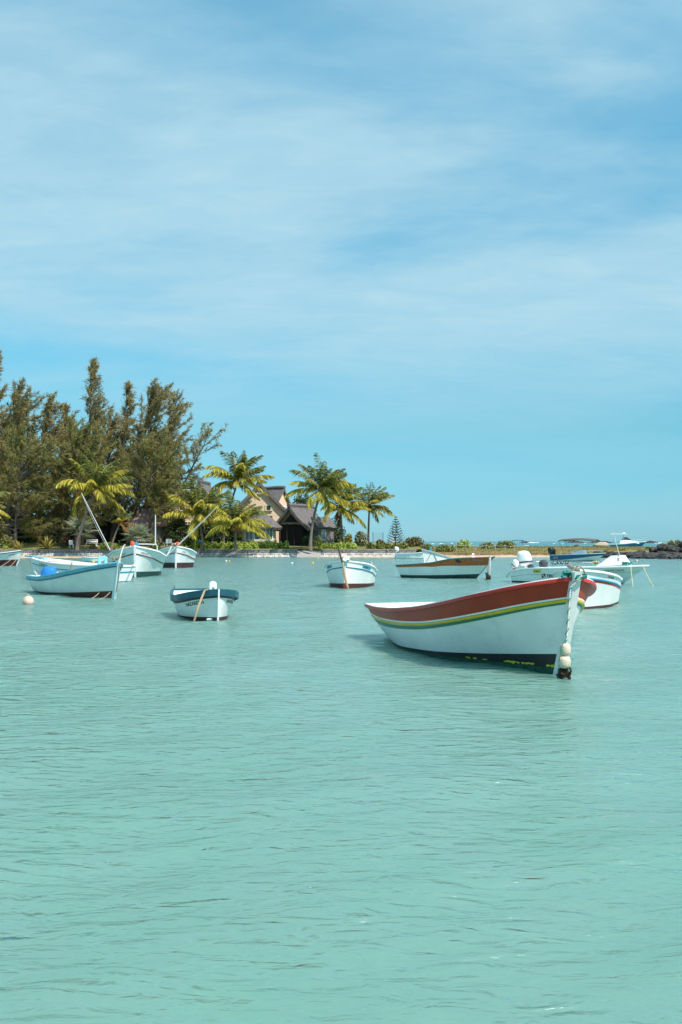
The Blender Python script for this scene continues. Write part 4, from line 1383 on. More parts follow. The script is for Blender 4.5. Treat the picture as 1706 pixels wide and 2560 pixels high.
for a_, b_ in (((1276, 1404), (1290, 1392)),):
    obj('engine_frame', MB().tube([inv @ p for p in (W(1279, 1421, 46.6), W(1277, 1408, 46.6), W(1285, 1398, 46.6), W(1291, 1397, 46.6), W(1292, 1408, 46.6))], 0.02, 6), 'steel', root)
obj('grab_rail', MB().tube([inv @ p for p in (W(1341, 1418, 46.6), W(1341, 1404, 46.6), W(1361, 1404.5, 46.6), W(1363, 1412, 46.6))], 0.02, 6), 'steel', root)
for xa, xb in ((1377, 1428), (1453, 1497)):
    obj('side_rail', MB().tube([inv @ p for p in (W(xa, 1418, 47.6), W(xa, 1408, 47.6), W(xa + 4, 1406.5, 47.6), W(xb - 4, 1406, 47.6), W(xb, 1407, 47.6), W(xb + 1, 1417, 47.6))], 0.018, 6), 'steel', root)
obj('antenna', MB().tube([inv @ W(1550, 1392, 44.9), inv @ W(1532, 1326, 44.9)], [0.022, 0.014], 6), 'pole_white', root)
fd = MB().loft([[tuple(inv @ W(1359, 1412, 46.4) + Vector((0.22 * rr_ * math.cos(a), 0.20 * rr_ * math.sin(a), z))) for a in np.linspace(0, 2 * PI, 14, endpoint=False)] for rr_, z in ((0.8, -0.1), (1, 0.02), (0.9, 0.14), (0.5, 0.22), (0.1, 0.24))])
tag_o = obj('fender', fd, 'dark_grey', root)
tag_o['label'] = 'dark grey round fender behind the white engine'
rp = MB()
for k in range(16):
    c0 = W(1384 + k * 2.6 + rr.uniform(-2, 2), 1407 + rr.uniform(-2, 2), 47.6)
    rp.tube([c0 + Vector((rr.uniform(-.06, .06), rr.uniform(-.05, .05), rr.uniform(-.1, .1))) for _ in range(3)], 0.02, 5)
tag(obj('tangled_line', rp, 'rope_grime'), 'dark tangled line draped on the far rail of the white motor boat', 'rope')
rp = MB()
for k in range(12):
    c0 = W(1490 + rr.uniform(-9, 9), 1406 + rr.uniform(-2, 2), 47.6)
    rp.tube([c0 + Vector((rr.uniform(-.1, .1), rr.uniform(-.05, .05), rr.uniform(-.07, .07))) for _ in range(4)], 0.024, 5)
tag(obj('rope_coil', rp, 'rope_yellow'), 'yellow rope coil on the rail of the white motor boat, left of the peaked cover', 'rope')
rp = MB()
for k in range(16):
    c0 = W(1568 + rr.uniform(-10, 10), 1410 + rr.uniform(-3, 2), 44.3)
    rp.tube([c0 + Vector((rr.uniform(-.12, .12), rr.uniform(-.05, .05), rr.uniform(-.06, .06))) for _ in range(4)], 0.022, 5)
tag(obj('rope_coil', rp, 'rope_green'), 'green rope heaped on the bow of the white motor boat, right of the peaked cover', 'rope')
rope('nearer pale anchor rope hanging straight down from the white motor boat bow', sag(W(1577, 1412, 43.9), WL(1583, 1467), 0.05), 0.016, 'rope_yellow', name='anchor_rope')
rope('outer pale anchor rope slanting right from the white motor boat bow tip', sag(W(1606, 1411, 43.6), WL(1635, 1467), 0.06), 0.016, 'rope_yellow', name='anchor_rope')

# ---- 12: white boat with blue and red lines
H = Hull(5.55, [(0, 0.72), (0.3, 0.75), (0.6, 0.90), (0.85, 1.06), (1, 1.14)], [(0, 0.62), (0.35, 0.84), (0.6, 0.90), (0.8, 0.72), (0.93, 0.36), (1, 0.04)],
         [(0, 0.50), (0.35, 0.72), (0.6, 0.70), (0.8, 0.44), (0.93, 0.18), (1, 0.03)], rake=0.12, inset=0.12)
root, mw = boat('white boat with light blue and red lines half hidden behind the red bow', 'boat', 1438, 1526, -112, H, hull='white', boot='maroon', boot_z=(0.06, 0.08),
                rails=[('rub_rail', 'cyan_line', 0.235, 0.03, 0.055)], lines=[('stripe', 'red_rim', 0.258, 0.325)], gun=('white_clean', 0.08, 0.05), stem=('white', 0.09, 0.1, 0.03), inside='white_clean', deck=0.7)
letter(H, root, 'CM 3305 MT', 0.085, 1, 1.45, 0.14, 'letter_dark', 0.1)
letter(H, root, 'RE 4 GA', 0.05, 1, -1.7, 0.25, 'letter_dark')
letter(H, root, '100', 0.12, -1, 1.4, 0.20, 'letter_grey')
obj('stern_cleat', MB().tube([(-2.6, -0.1, 0.74), (-2.45, 0.2, 0.79), (-2.2, 0.3, 0.76)], 0.04, 6), 'white_clean', root)

# ---- 13: blue motor boat with sun canopy
H = Hull(5.2, [(0, 0.56), (0.4, 0.64), (0.8, 0.74), (1, 0.80)], [(0, 0.9), (0.5, 1.0), (0.8, 0.66), (1, 0.05)], [(0, 0.8), (0.5, 0.85), (0.8, 0.40), (1, 0.03)], rake=0.8, inset=0.1)
ws = curve([(0, 0.50), (0.25, 0.50), (0.6, 0.40), (0.9, 0.26), (1, 0.24)])
root, mw = boat('dark blue motor boat with sun canopy and two black engines near the spit', 'motor boat', 1493, 1403, -32, H, hull='white', boot='dark_teal', boot_z=(0.03, 0.08),
                strakes=[('sheer_strake', 'blue_hull', 0.0, ws)], gun=('pale_blue', 0.08, 0.04), stem=None, inside='white_clean', deck=0.62, deck_mat='white_clean', thwarts=(0.25,))
letter(H, root, 'MM', 0.30, -1, -2.2, 0.36, 'letter_pale')
outboard(root, (-2.55, -0.3, 0.62), 1.0, 'black_plastic')
outboard(root, (-2.55, 0.35, 0.62), 1.0, 'black_plastic')
obj('console', MB().loft([rrect(1.5, 0.9, 0.3, cx=0.1), rrect(1.4, 0.85, 0.86, cx=0.05), rrect(0.7, 0.7, 1.05, cx=0.3)]), 'white_clean', root)
for sx, x0, x1 in ((-1, -1.1, -1.7), (1, -1.1, 0.0), (1, -1.0, 1.6)):
    for sy in (-0.85, 0.85):
        obj('canopy_leg', MB().tube([(x0, sy, 0.62), (x1, sy, 1.93)], 0.014, 6), 'dark_grey' if sx < 0 else 'steel', root)
cn = MB()
secs = []
for k in range(9):
    u = k / 8
    x_ = -1.75 + 3.6 * u
    z_ = 1.93 + 0.12 * math.sin(PI * u)
    secs.append([(x_, y_, z_ + 0.15 * math.cos(y_ / 0.9 * PI / 2)) for y_ in (-0.9, -0.5, 0, 0.5, 0.9)] + [(x_, y_, z_ - 0.06 + 0.15 * math.cos(y_ / 0.9 * PI / 2)) for y_ in (0.9, 0.5, 0, -0.5, -0.9)])
cn.loft(secs)
obj('canopy', cn, 'canvas_dark', root)
obj('bow_rail', MB().tube([(0.9, -0.7, 0.8), (0.95, -0.7, 1.0), (2.3, -0.1, 1.06), (2.3, 0.1, 1.06), (0.95, 0.7, 1.0)], 0.018, 6), 'steel', root)

# ---- 14: white sports boat beyond the spit, and small craft far off
H = Hull(11.5, [(0, 1.05), (0.4, 1.25), (0.8, 1.7), (1, 1.9)], [(0, 1.6), (0.5, 1.8), (0.8, 1.2), (1, 0.06)], [(0, 1.4), (0.5, 1.5), (0.8, 0.7), (1, 0.04)], rake=1.8, inset=0.3)
root, mw = boat('white cabin cruiser with navy hull and hardtop beyond the grassy spit', 'cabin cruiser', 1600, 1369.8, -8, H, hull='blue_line', boot='black_boot', boot_z=(0.1, 0.2),
                strakes=[('sheer_strake', 'white_clean', 0.0, 0.30)], gun=('white_clean', 0.2, 0.08), stem=None, inside='white_clean', deck=0.45, deck_mat='white_clean', floor_z=0.5, thwarts=())
root.location.x = (1611 - 853) / F * 285 - 5.7
cb = MB().loft([[(x_ + dx, y_, z_) for dx, y_, z_ in ((0, -1.3, 1.2), (0, 1.3, 1.2), (0.2, 1.1, h_), (0.2, -1.1, h_))] for x_, h_ in ((-1.8, 2.1), (-0.5, 2.25), (1.6, 2.1), (3.4, 1.65))])
obj('cabin', cb, 'white_clean', root, smooth=False)
obj('windscreen', MB().loft([[(-1.2, -1.1, 2.26), (-1.2, 1.1, 2.26), (1.5, 0.9, 2.14), (1.5, -0.9, 2.14)], [(-0.6, -0.9, 3.15), (-0.6, 0.9, 3.15), (0.3, 0.7, 3.0), (0.3, -0.7, 3.0)]]), 'glass_dark', root, smooth=False)
obj('hardtop', MB().box((-2.1, 0, 3.95), (4.6, 2.3, 0.18)), 'white_clean', root, smooth=False)
for x_ in (-3.4, -1.0):
    for y_ in (-1, 1):
        obj('hardtop_leg', MB().tube([(x_, y_ * 1.1, 1.3), (x_ + 0.5, y_ * 1.0, 3.88)], 0.06, 6), 'pole_white', root)
obj('radar_dome', MB().lathe(barrel(0.3, 0.3), 12, (-0.6, 0, 4.2)), 'white_clean', root)
obj('bow_pulpit', MB().tube([(1.6, -1.3, 1.6), (1.6, -1.3, 2.2), (5.6, -0.1, 2.5), (5.6, 0.1, 2.5), (1.6, 1.3, 2.2)], 0.05, 6), 'steel', root)

def dinghy(label, stem_px, wl_py, phi, L, beam, h, m, group=None, gm='white_clean', **kw):
    H = Hull(L, [(0, h * 0.8), (0.5, h * 0.85), (1, h)], [(0, beam * 0.8), (0.5, beam), (0.82, beam * 0.7), (1, 0.05)], [(0, beam * 0.65), (0.5, beam * 0.8), (0.82, beam * 0.42), (1, 0.03)], rake=0.25 * L / 3, inset=0.1)
    return boat(label, 'boat', stem_px, wl_py, phi, H, hull=m, boot='black_boot', boot_z=(0.03, 0.05), gun=(gm, 0.07, 0.05), stem=None, inside='white', **kw) + (H,)

root, mw, _ = dinghy('small white skiff with white outboard against the end of the sea wall', 1061, 1396.4, -15, 3.4, 0.7, 0.72, 'white')
mt = outboard(root, (-1.6, 0.0, 0.62), 0.95, 'white_clean', R(12))
root, mw, _ = dinghy('low pale skiff lying close to the beach left of the big bow on boat', 209, 1404, -170, 2.1, 0.5, 0.46, 'pale_green', gm='pale_blue')
obj('rudder', MB().box((-1.02, 0, 0.28), (0.06, 0.04, 0.62)), 'white_clean', root, smooth=False)
root, mw, _ = dinghy('small boat with dark green canopy at the seaward side of the spit bushes', 1300, 1378, -8, 4.4, 0.9, 1.0, 'white')
root.location = W(1297, 1366, 215) * 1.0
root.location.z = 0
for x_ in (-1.2, 0.9):
    for y_ in (-0.7, 0.7):
        obj('canopy_leg', MB().tube([(x_, y_, 0.8), (x_, y_, 2.0)], 0.03, 6), 'dark_grey', root)
obj('canopy', MB().loft([[(x_, y_, 2.0 + 0.12 * math.cos(x_) - dz) for y_, dz in ((-0.85, 0), (0, -0.08), (0.85, 0), (0.85, 0.08), (0, 0.02), (-0.85, 0.08))] for x_ in (-1.4, -0.5, 0.4, 1.2)]), 'dark_teal', root)
root, mw, _ = dinghy('white speedboat moored behind the lawn under the conical pine', 1006, 1374, -4, 6.2, 0.95, 0.9, 'white_clean')
root.location = Vector(((983 - 853) / F * 215, 215, 0.62))
obj('windscreen', MB().loft([rrect(0.9, 1.0, 0.8, cx=0.2), rrect(0.4, 0.8, 2.1, cx=0.0)]), 'white_clean', root)
root, mw, _ = dinghy('tan covered tender beside the stern of the cabin cruiser', 1515, 1372, 176, 4.2, 0.95, 0.8, 'canvas_tan', gm='canvas_tan')
root.location = Vector(((1503 - 853) / F * 250, 250, 0.2))
obj('cover', MB().loft([rrect(3.6, 1.5, 0.6), rrect(3.2, 1.3, 1.1, cx=-0.2), rrect(1.4, 0.6, 1.5, cx=-0.4)]), 'canvas_tan', root)

# ---- buoys
def buoy(label, px_, py_, r, m, cap=None, group=None):
    p = WL(px_, py_)
    root = thing('mooring_buoy', label, 'buoy', p, 0, group)
    obj('ball', MB().lathe([(r * max(math.sin(a), 0.01), -r * math.cos(a) + r * 0.45) for a in np.linspace(0, PI, 13)], 18), m, root)
    obj('ring', MB().tube([(r * 0.22 * math.cos(a), 0, r * 1.46 + r * 0.2 * math.sin(a)) for a in np.linspace(-0.4, PI + 0.4, 9)], r * 0.07, 5), cap or m, root)
    return root

buoy('round pinkish mooring buoy below the light blue railed boat', 71, 1510, 0.17, 'buoy_pink')
buoy('yellow mooring buoy in front of the low pale skiff', 234, 1407, 0.12, 'buoy_yellow')
buoy('small white buoy, left of the pair right of the farther bow on boat', 566, 1403.5, 0.085, 'white')
buoy('small yellow buoy, right of the pair right of the farther bow on boat', 574, 1404, 0.085, 'buoy_yellow')
buoy('white buoy left of the yellow buoy in front of the slipway', 731, 1409.5, 0.09, 'white')
buoy('yellow buoy right of the white one in front of the slipway', 782, 1409.5, 0.11, 'buoy_yellow')
buoy('tiny yellow white buoy close to the beach right of the slipway', 795, 1398, 0.09, 'buoy_yellow')
buoy('pale orange buoy near the black rocks on the right', 1592, 1404, 0.12, 'buoy_pink')


# ------------------------------------------------------------------ houses
def slab(a, b, c, d, th):
    """thick panel under the quad a b c d"""
    a, b, c, d = map(Vector, (a, b, c, d))
    n = (b - a).cross(d - a).normalized()
    if n.z < 0:
        n = -n
    lo = [p - n * th for p in (a, b, c, d)]
    return [a, b, c, d] + lo, [(0, 1, 2, 3), (7, 6, 5, 4), (0, 4, 5, 1), (1, 5, 6, 2), (2, 6, 7, 3), (3, 7, 4, 0)]


def subdivided_slab(mb, a, b, c, d, th, n=10, r=None, rough=0.05):
    """a b = ridge line, d c = eave line; the eave end is ragged like cut thatch"""
    a, b, c, d = map(Vector, (a, b, c, d))
    nn = (b - a).cross(d - a).normalized()
    if nn.z < 0:
        nn = -nn
    k = 6
    top = []
    for i in range(n + 1):
        for j in range(k + 1):
            p = a.lerp(b, i / n).lerp(d.lerp(c, i / n), j / k)
            q = (r.uniform(-1, 1) * rough if r else 0) * (1.6 if j == k else 1)
            top.append(p + nn * (q - 0.10 * math.sin(PI * j / k)))
    m = len(top)
    vs = top + [p - nn * th for p in top]
    fs = []
    w = k + 1
    for i in range(n):
        for j in range(k):
            q = (i * w + j, (i + 1) * w + j, (i + 1) * w + j + 1, i * w + j + 1)
            fs += [q, tuple(m + x for x in q[::-1])]
    for i in range(n):
        e = (i * w + k, (i + 1) * w + k)
        fs.append((e[0], e[1], m + e[1], m + e[0]))
        e = (i * w, (i + 1) * w)
        fs.append((e[1], e[0], m + e[0], m + e[1]))
    for j in range(k):
        for i in (0, n):
            e = (i * w + j, i * w + j + 1)
            fs.append((e[0], e[1], m + e[1], m + e[0]))
    mb.add(vs, fs)


def gable_house(label, X, Y, z0, yaw, wl_, wr_, ln, ridge, el, er, wall='peach', roof='thatch', ov=0.6, of=0.6, th=0.38, name='house', zc=True):
    root = thing(name, label, 'house', (X, Y, z0), yaw)
    ridge, el, er = ridge - z0, el - z0, er - z0
    r = random.Random(int(X * 10 + Y))
    def z_at(x):
        return ridge - (ridge - el) * (-x / wl_) if x < 0 else ridge - (ridge - er) * (x / wr_)
    w = MB()
    f = [(-wl_, 0, -0.5), (wr_, 0, -0.5), (wr_, 0, er - 0.02), (0, 0, ridge - 0.02), (-wl_, 0, el - 0.02)]
    b = [(x, ln, z) for x, y, z in f]
    w.add(f + b, [(0, 1, 2, 3, 4), (9, 8, 7, 6, 5), (1, 6, 7, 2), (0, 4, 9, 5)])
    obj('wall', w, wall, root, smooth=False)
    for s_, ww in ((-1, wl_), (1, wr_)):
        mb = MB()
        x1 = s_ * (ww + ov)
        subdivided_slab(mb, (0, -of, ridge + th), (0, ln + 0.3, ridge + th), (x1, ln + 0.3, z_at(x1) + th), (x1, -of, z_at(x1) + th), th, 10, r, 0.04)
        obj('roof', mb, roof, root, angle=50)
    cp = MB()
    cp.tube([(0, -of - 0.05, ridge + th - 0.02)] + [(r.uniform(-.03, .03), -of + (ln + of + 0.3) * k / 6, ridge + th + r.uniform(-.04, .04)) for k in range(1, 6)] + [(0, ln + 0.35, ridge + th - 0.02)], 0.26, 8)
    obj('ridge_cap', cp, roof, root)
    return root


def window(root, x, z, w, h, y=-0.0, shutters=False, frame='white', pane='glass_dark', sill=True, rot=0.0, base=None, mullion=1):
    """flush in a wall face looking towards local -y, or turned about z by rot around base"""
    o = MB()
    q = Matrix.Rotation(rot, 3, 'Z')
    b0 = Vector(base or (0, 0, 0))
    def P(a, dims, mb):
        mb.box(b0 + q @ Vector(a), dims, q)
    fr = MB()
    t = 0.09
    P((x - w / 2, y - 0.03, z), (t, 0.14, h + t), fr)
    P((x + w / 2, y - 0.03, z), (t, 0.14, h + t), fr)
    P((x, y - 0.028, z + h / 2), (w - t, 0.13, t), fr)
    P((x, y - 0.028, z - h / 2), (w - t, 0.13, t), fr)
    for k in range(mullion):
        P((x - w / 2 + w * (k + 1) / (mullion + 1), y - 0.025, z), (t * 0.7, 0.11, h - t), fr)
    f = obj('window', fr, frame, root, smooth=False)
    g = MB()
    P((x, y - 0.012, z), (w - t, 0.02, h - t), g)
    obj('pane', g, pane, f, smooth=False)
    if shutters:
        for s_ in (-1, 1):
            g = MB()
            P((x + s_ * (w * 0.5 + w * 0.47), y - 0.035, z), (w * 0.80, 0.06, h + 0.25), g)
            obj('shutter', g, 'shutter', root, smooth=False)
    if sill:
        g = MB()
        P((x, y - 0.10, z - h / 2 - 0.13), (w * (2.5 if shutters else 1.15), 0.28, 0.10), g)
        obj('sill', g, 'beige', root, smooth=False)


ZG = lawn_z(140)
# main house: peach gable under thatch, with a second wing on its right
hX = (650 - 853) / F * 142
g = gable_house('tall peach gable house with dark thatched roof between the palms', hX, 142, ZG, R(7), 3.3, 3.3, 9, 10.0, 6.5, 6.5, ov=0.55, of=0.55)
def gx(px, Y=142):
    return (px - 653) / F * Y
window(g, gx(675), 1.9 - (1269.5 - HOR) / F * 142 - ZG, 0.42, 0.52, shutters=True, frame='timber_dark', mullion=0)
window(g, gx(653), 1.9 - (1228 - HOR) / F * 142 - ZG, 0.62, 0.50, frame='white_worn', pane='glass_blue', mullion=1)
window(g, gx(681), 1.9 - (1294 - HOR) / F * 142 - ZG, 0.34, 0.50, frame='timber', mullion=0)
window(g, gx(632), 1.9 - (1300 - HOR) / F * 142 - ZG, 0.8, 1.2, frame='timber', mullion=1)
w2 = gable_house('lower peach wing with thatched gable behind the right of the tall house', (707 - 853) / F * 147, 147.0, ZG, R(56), 2.3, 2.3, 3.6, 9.5, 6.9, 6.6, ov=0.35, of=0.35, th=0.30)
window(w2, 0.35, 4.2, 1.1, 2.2, frame='white_clean', pane='pale_blue', mullion=0, sill=False)

# thatched pavilion with the dark open gable
pX = (729 - 853) / F * 131
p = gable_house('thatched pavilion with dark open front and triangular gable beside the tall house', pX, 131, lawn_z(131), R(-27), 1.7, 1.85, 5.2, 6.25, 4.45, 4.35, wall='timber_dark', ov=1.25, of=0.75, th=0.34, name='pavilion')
zl = lawn_z(131)
gm = MB()
gm.add([(-1.62, -0.12, 2.88), (1.76, -0.12, 2.80), (0.02, -0.12, 4.48)], [(0, 1, 2)])
for a, b in (((-1.9, -0.15, 2.86), (1.95, -0.15, 2.86)), ((-1.75, -0.15, 2.9), (0.02, -0.15, 4.55)), ((1.85, -0.15, 2.9), (0.02, -0.15, 4.55))):
    gm.tube([a, b], 0.15, 6)
obj('gable_frame', gm, 'timber', p, smooth=False)
gm = MB()
gm.loft([[(-0.95, -0.2 - d, 3.06), (1.02, -0.2 - d, 3.06), (0.02, -0.2 - d, 4.05)] for d in (0.0, 0.04)])
obj('gable_vent', gm, 'timber_dark', p, smooth=False)
for x_ in (-1.6, -0.5, 0.6, 1.72):
    obj('post', MB().tube([(x_, -0.35, -0.2), (x_, -0.35, 2.8)], 0.09, 6), 'timber_dark', p)
window(p, 1.3, 1.55, 1.3, 1.5, frame='timber_dark', pane='glass_blue', rot=R(90), base=(1.86, 0.0, 0), mullion=1)
window(p, 3.2, 1.55, 1.3, 1.5, frame='timber_dark', pane='glass_blue', rot=R(90), base=(1.86, 0.0, 0), mullion=1)
# its lean-to on the right
ln_ = MB()
subdivided_slab(ln_, (2.9, 0.2, 3.75), (2.9, 5.3, 3.75), (4.1, 5.3, 2.35), (4.1, 0.2, 2.35), 0.26, 8, random.Random(5), 0.04)
obj('lean_to_roof', ln_, 'thatch', p, angle=50)
lw = MB().box((3.1, 2.9, 1.1), (1.2, 4.2, 2.6))
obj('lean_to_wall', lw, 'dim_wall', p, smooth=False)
window(p, 0.6, 1.35, 0.95, 1.3, frame='dim_wall', pane='glass_blue', y=0.0, base=(2.6, 0.79, 0), mullion=0)
window(p, 1.4, 1.35, 1.1, 1.3, frame='white_worn', pane='glass_blue', rot=R(90), base=(3.705, 0.5, 0), mullion=0)

# round hut
def round_hut(label, px_, Y, r, z_eave, z_top, wall, roof, name='round_hut'):
    X = (px_ - 853) / F * Y
    z0 = lawn_z(Y)
    root = thing(name, label, 'hut', (X, Y, z0))
    rr_ = random.Random(int(px_))
    n = 14
    w = MB().lathe([(r, 0.9), (r, z_eave - z0 + 0.2)], n)
    obj('wall', w, wall, root, smooth=False)
    b = MB().lathe([(r + 0.12, -0.3), (r + 0.10, 0.9)], n)
    obj('plinth', b, 'stone_base', root, smooth=False)
    pr = []
    e, t = z_eave - z0, z_top - z0
    for k in range(9):
        u = k / 8
        pr.append(((r + 0.75) * (1 - u) + 0.10, e - 0.1 + (t - e) * (u ** 0.92)))
    ro = MB().lathe([(r * 0.9, e - 0.02), (r + 0.72, e - 0.42)] + pr, 28)
    ro.v = [(x + rr_.uniform(-.04, .04), y + rr_.uniform(-.04, .04), z + rr_.uniform(-.05, .05)) for x, y, z in ro.v]
    obj('roof', ro, roof, root, angle=50)
    return root, r

h, r_ = round_hut('round thatched hut with wide window and stone plinth behind the long hedge', 648, 127, 2.15, 3.75, 6.1, 'beige', 'thatch')
for a_, w_ in ((R(8), 1.35), (R(42), 0.9), (R(-30), 1.2)):
    window(h, 0, 1.55, w_, 1.35, y=-r_ * math.cos(PI / 14) - 0.02, frame='white', pane='glass_blue', rot=a_, mullion=1)
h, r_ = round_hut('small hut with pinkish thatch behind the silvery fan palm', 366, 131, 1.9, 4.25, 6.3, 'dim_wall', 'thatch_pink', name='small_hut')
window(h, 0, 1.6, 1.1, 1.6, y=-r_ * math.cos(PI / 14) - 0.02, frame='dim_wall', pane='glass_blue', rot=R(5), mullion=0)

# flat roofed block on the left of the palms
X0, X1 = (388 - 853) / F * 146, (486 - 853) / F * 146
bl = thing('apartment_block', 'beige flat roofed house block with white parapet behind the yellow palms', 'house', ((X0 + X1) / 2, 146, lawn_z(146)))
hw = (X1 - X0) / 2
zt = 1.9 - (1247 - HOR) / F * 146 - lawn_z(146)
obj('wall', MB().box((0, 3, zt / 2 - 0.3), (2 * hw, 6, zt + 0.6)), 'beige', bl, smooth=False)
obj('parapet', MB().box((0, 3, zt + 0.12), (2 * hw + 0.3, 6.3, 0.22)), 'white_clean', bl, smooth=False)
for px_, pz, w_, h_ in ((404, 1272, 0.7, 1.1), (412, 1316, 0.8, 1.3), (440, 1332, 1.6, 1.4), (470, 1318, 0.8, 1.6), (456, 1268, 0.8, 1.0)):
    window(bl, (px_ - 437) / F * 146, 1.9 - (pz - HOR) / F * 146 - lawn_z(146), w_, h_, frame='white_worn', mullion=1)
obj('pilaster', MB().box((-hw + 2.0, -0.16, zt / 2 - 0.6), (0.5, 0.3, zt - 1.2)), 'peach', bl, smooth=False)
obj('balcony', MB().box((0.8, -0.55, 2.7), (3.2, 1.1, 0.14)), 'beige', bl, smooth=False)
rf = MB()
subdivided_slab(rf, (-hw - 0.2, 4.2, zt + 1.9), (0.3, 4.2, zt + 1.9), (0.9, 0.8, zt + 0.45), (-hw - 0.4, 0.8, zt + 0.45), 0.25, 6, random.Random(3), 0.03)
obj('roof', rf, 'thatch', bl, angle=50)
tk = MB().lathe([(0.62, 0), (0.66, 0.05), (0.66, 1.0), (0.60, 1.15), (0.2, 1.25)], 18)
tko = tag(obj('water_tank', tk, 'white_clean'), 'white round water tank on the flat roof behind the palms', 'water tank')
tko.location = ((464 - 853) / F * 146, 147.6, lawn_z(146) + zt + 0.235)
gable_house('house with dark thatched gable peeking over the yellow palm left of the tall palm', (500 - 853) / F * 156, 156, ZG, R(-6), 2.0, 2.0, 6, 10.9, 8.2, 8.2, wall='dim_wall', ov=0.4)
gable_house('small dark open shed under the casuarina trees behind the white bench', (240 - 853) / F * 139, 138, lawn_z(138), R(6), 2.4, 2.4, 4, 5.4, 4.6, 4.6, wall='timber_dark', roof='concrete', th=0.14, name='shed')


# ------------------------------------------------------------------ vegetation
def blades(P, D, L, Wd, rng, droop=0.0, taper=0.35, flat=None):
    """P, D: (n, 3) roots and unit directions; one 2-segment blade each (triangles)"""
    n = len(P)
    up = np.array([0, 0, 1.0])
    rnd = rng.normal(size=(n, 3)) if flat is None else flat
    S = np.cross(D, rnd)
    S /= np.linalg.norm(S, axis=1, keepdims=True) + 1e-9
    L = np.asarray(L).reshape(-1, 1) * np.ones((n, 1))
    Wd = np.asarray(Wd).reshape(-1, 1) * np.ones((n, 1))
    mid = P + D * L * 0.5 - up * L * droop * 0.15
    tip = P + D * L - up * L * droop * 0.6
    V = np.stack([P - S * Wd * taper, P + S * Wd * taper, mid + S * Wd, mid - S * Wd, tip], 1).reshape(-1, 3)
    b = (np.arange(n) * 5)[:, None]
    T = np.concatenate([b + np.array([[0, 1, 2]]), b + np.array([[0, 2, 3]]), b + np.array([[3, 2, 4]])], 0)
    return V, T


def quads(Cn, size, rng, nbias=None, asp=0.62):
    n = len(Cn)
    N = rng.normal(size=(n, 3))
    if nbias is not None:
        N = N * 0.75 + nbias
    N /= np.linalg.norm(N, axis=1, keepdims=True) + 1e-9
    A = np.cross(N, rng.normal(size=(n, 3)))
    A /= np.linalg.norm(A, axis=1, keepdims=True) + 1e-9
    B = np.cross(N, A)
    s = (size * rng.uniform(0.65, 1.3, n))[:, None]
    V = np.stack([Cn - A * s, Cn - B * s * asp + N * s * 0.12, Cn + A * s, Cn + B * s * asp + N * s * 0.12], 1).reshape(-1, 3)
    b = (np.arange(n) * 4)[:, None]
    T = np.concatenate([b + np.array([[0, 1, 2]]), b + np.array([[0, 2, 3]])], 0)
    return V, T


def join(lst):
    Vs, Ts, o = [], [], 0
    for V, T in lst:
        Vs.append(V)
        Ts.append(T + o)
        o += len(V)
    return np.concatenate(Vs), np.concatenate(Ts)


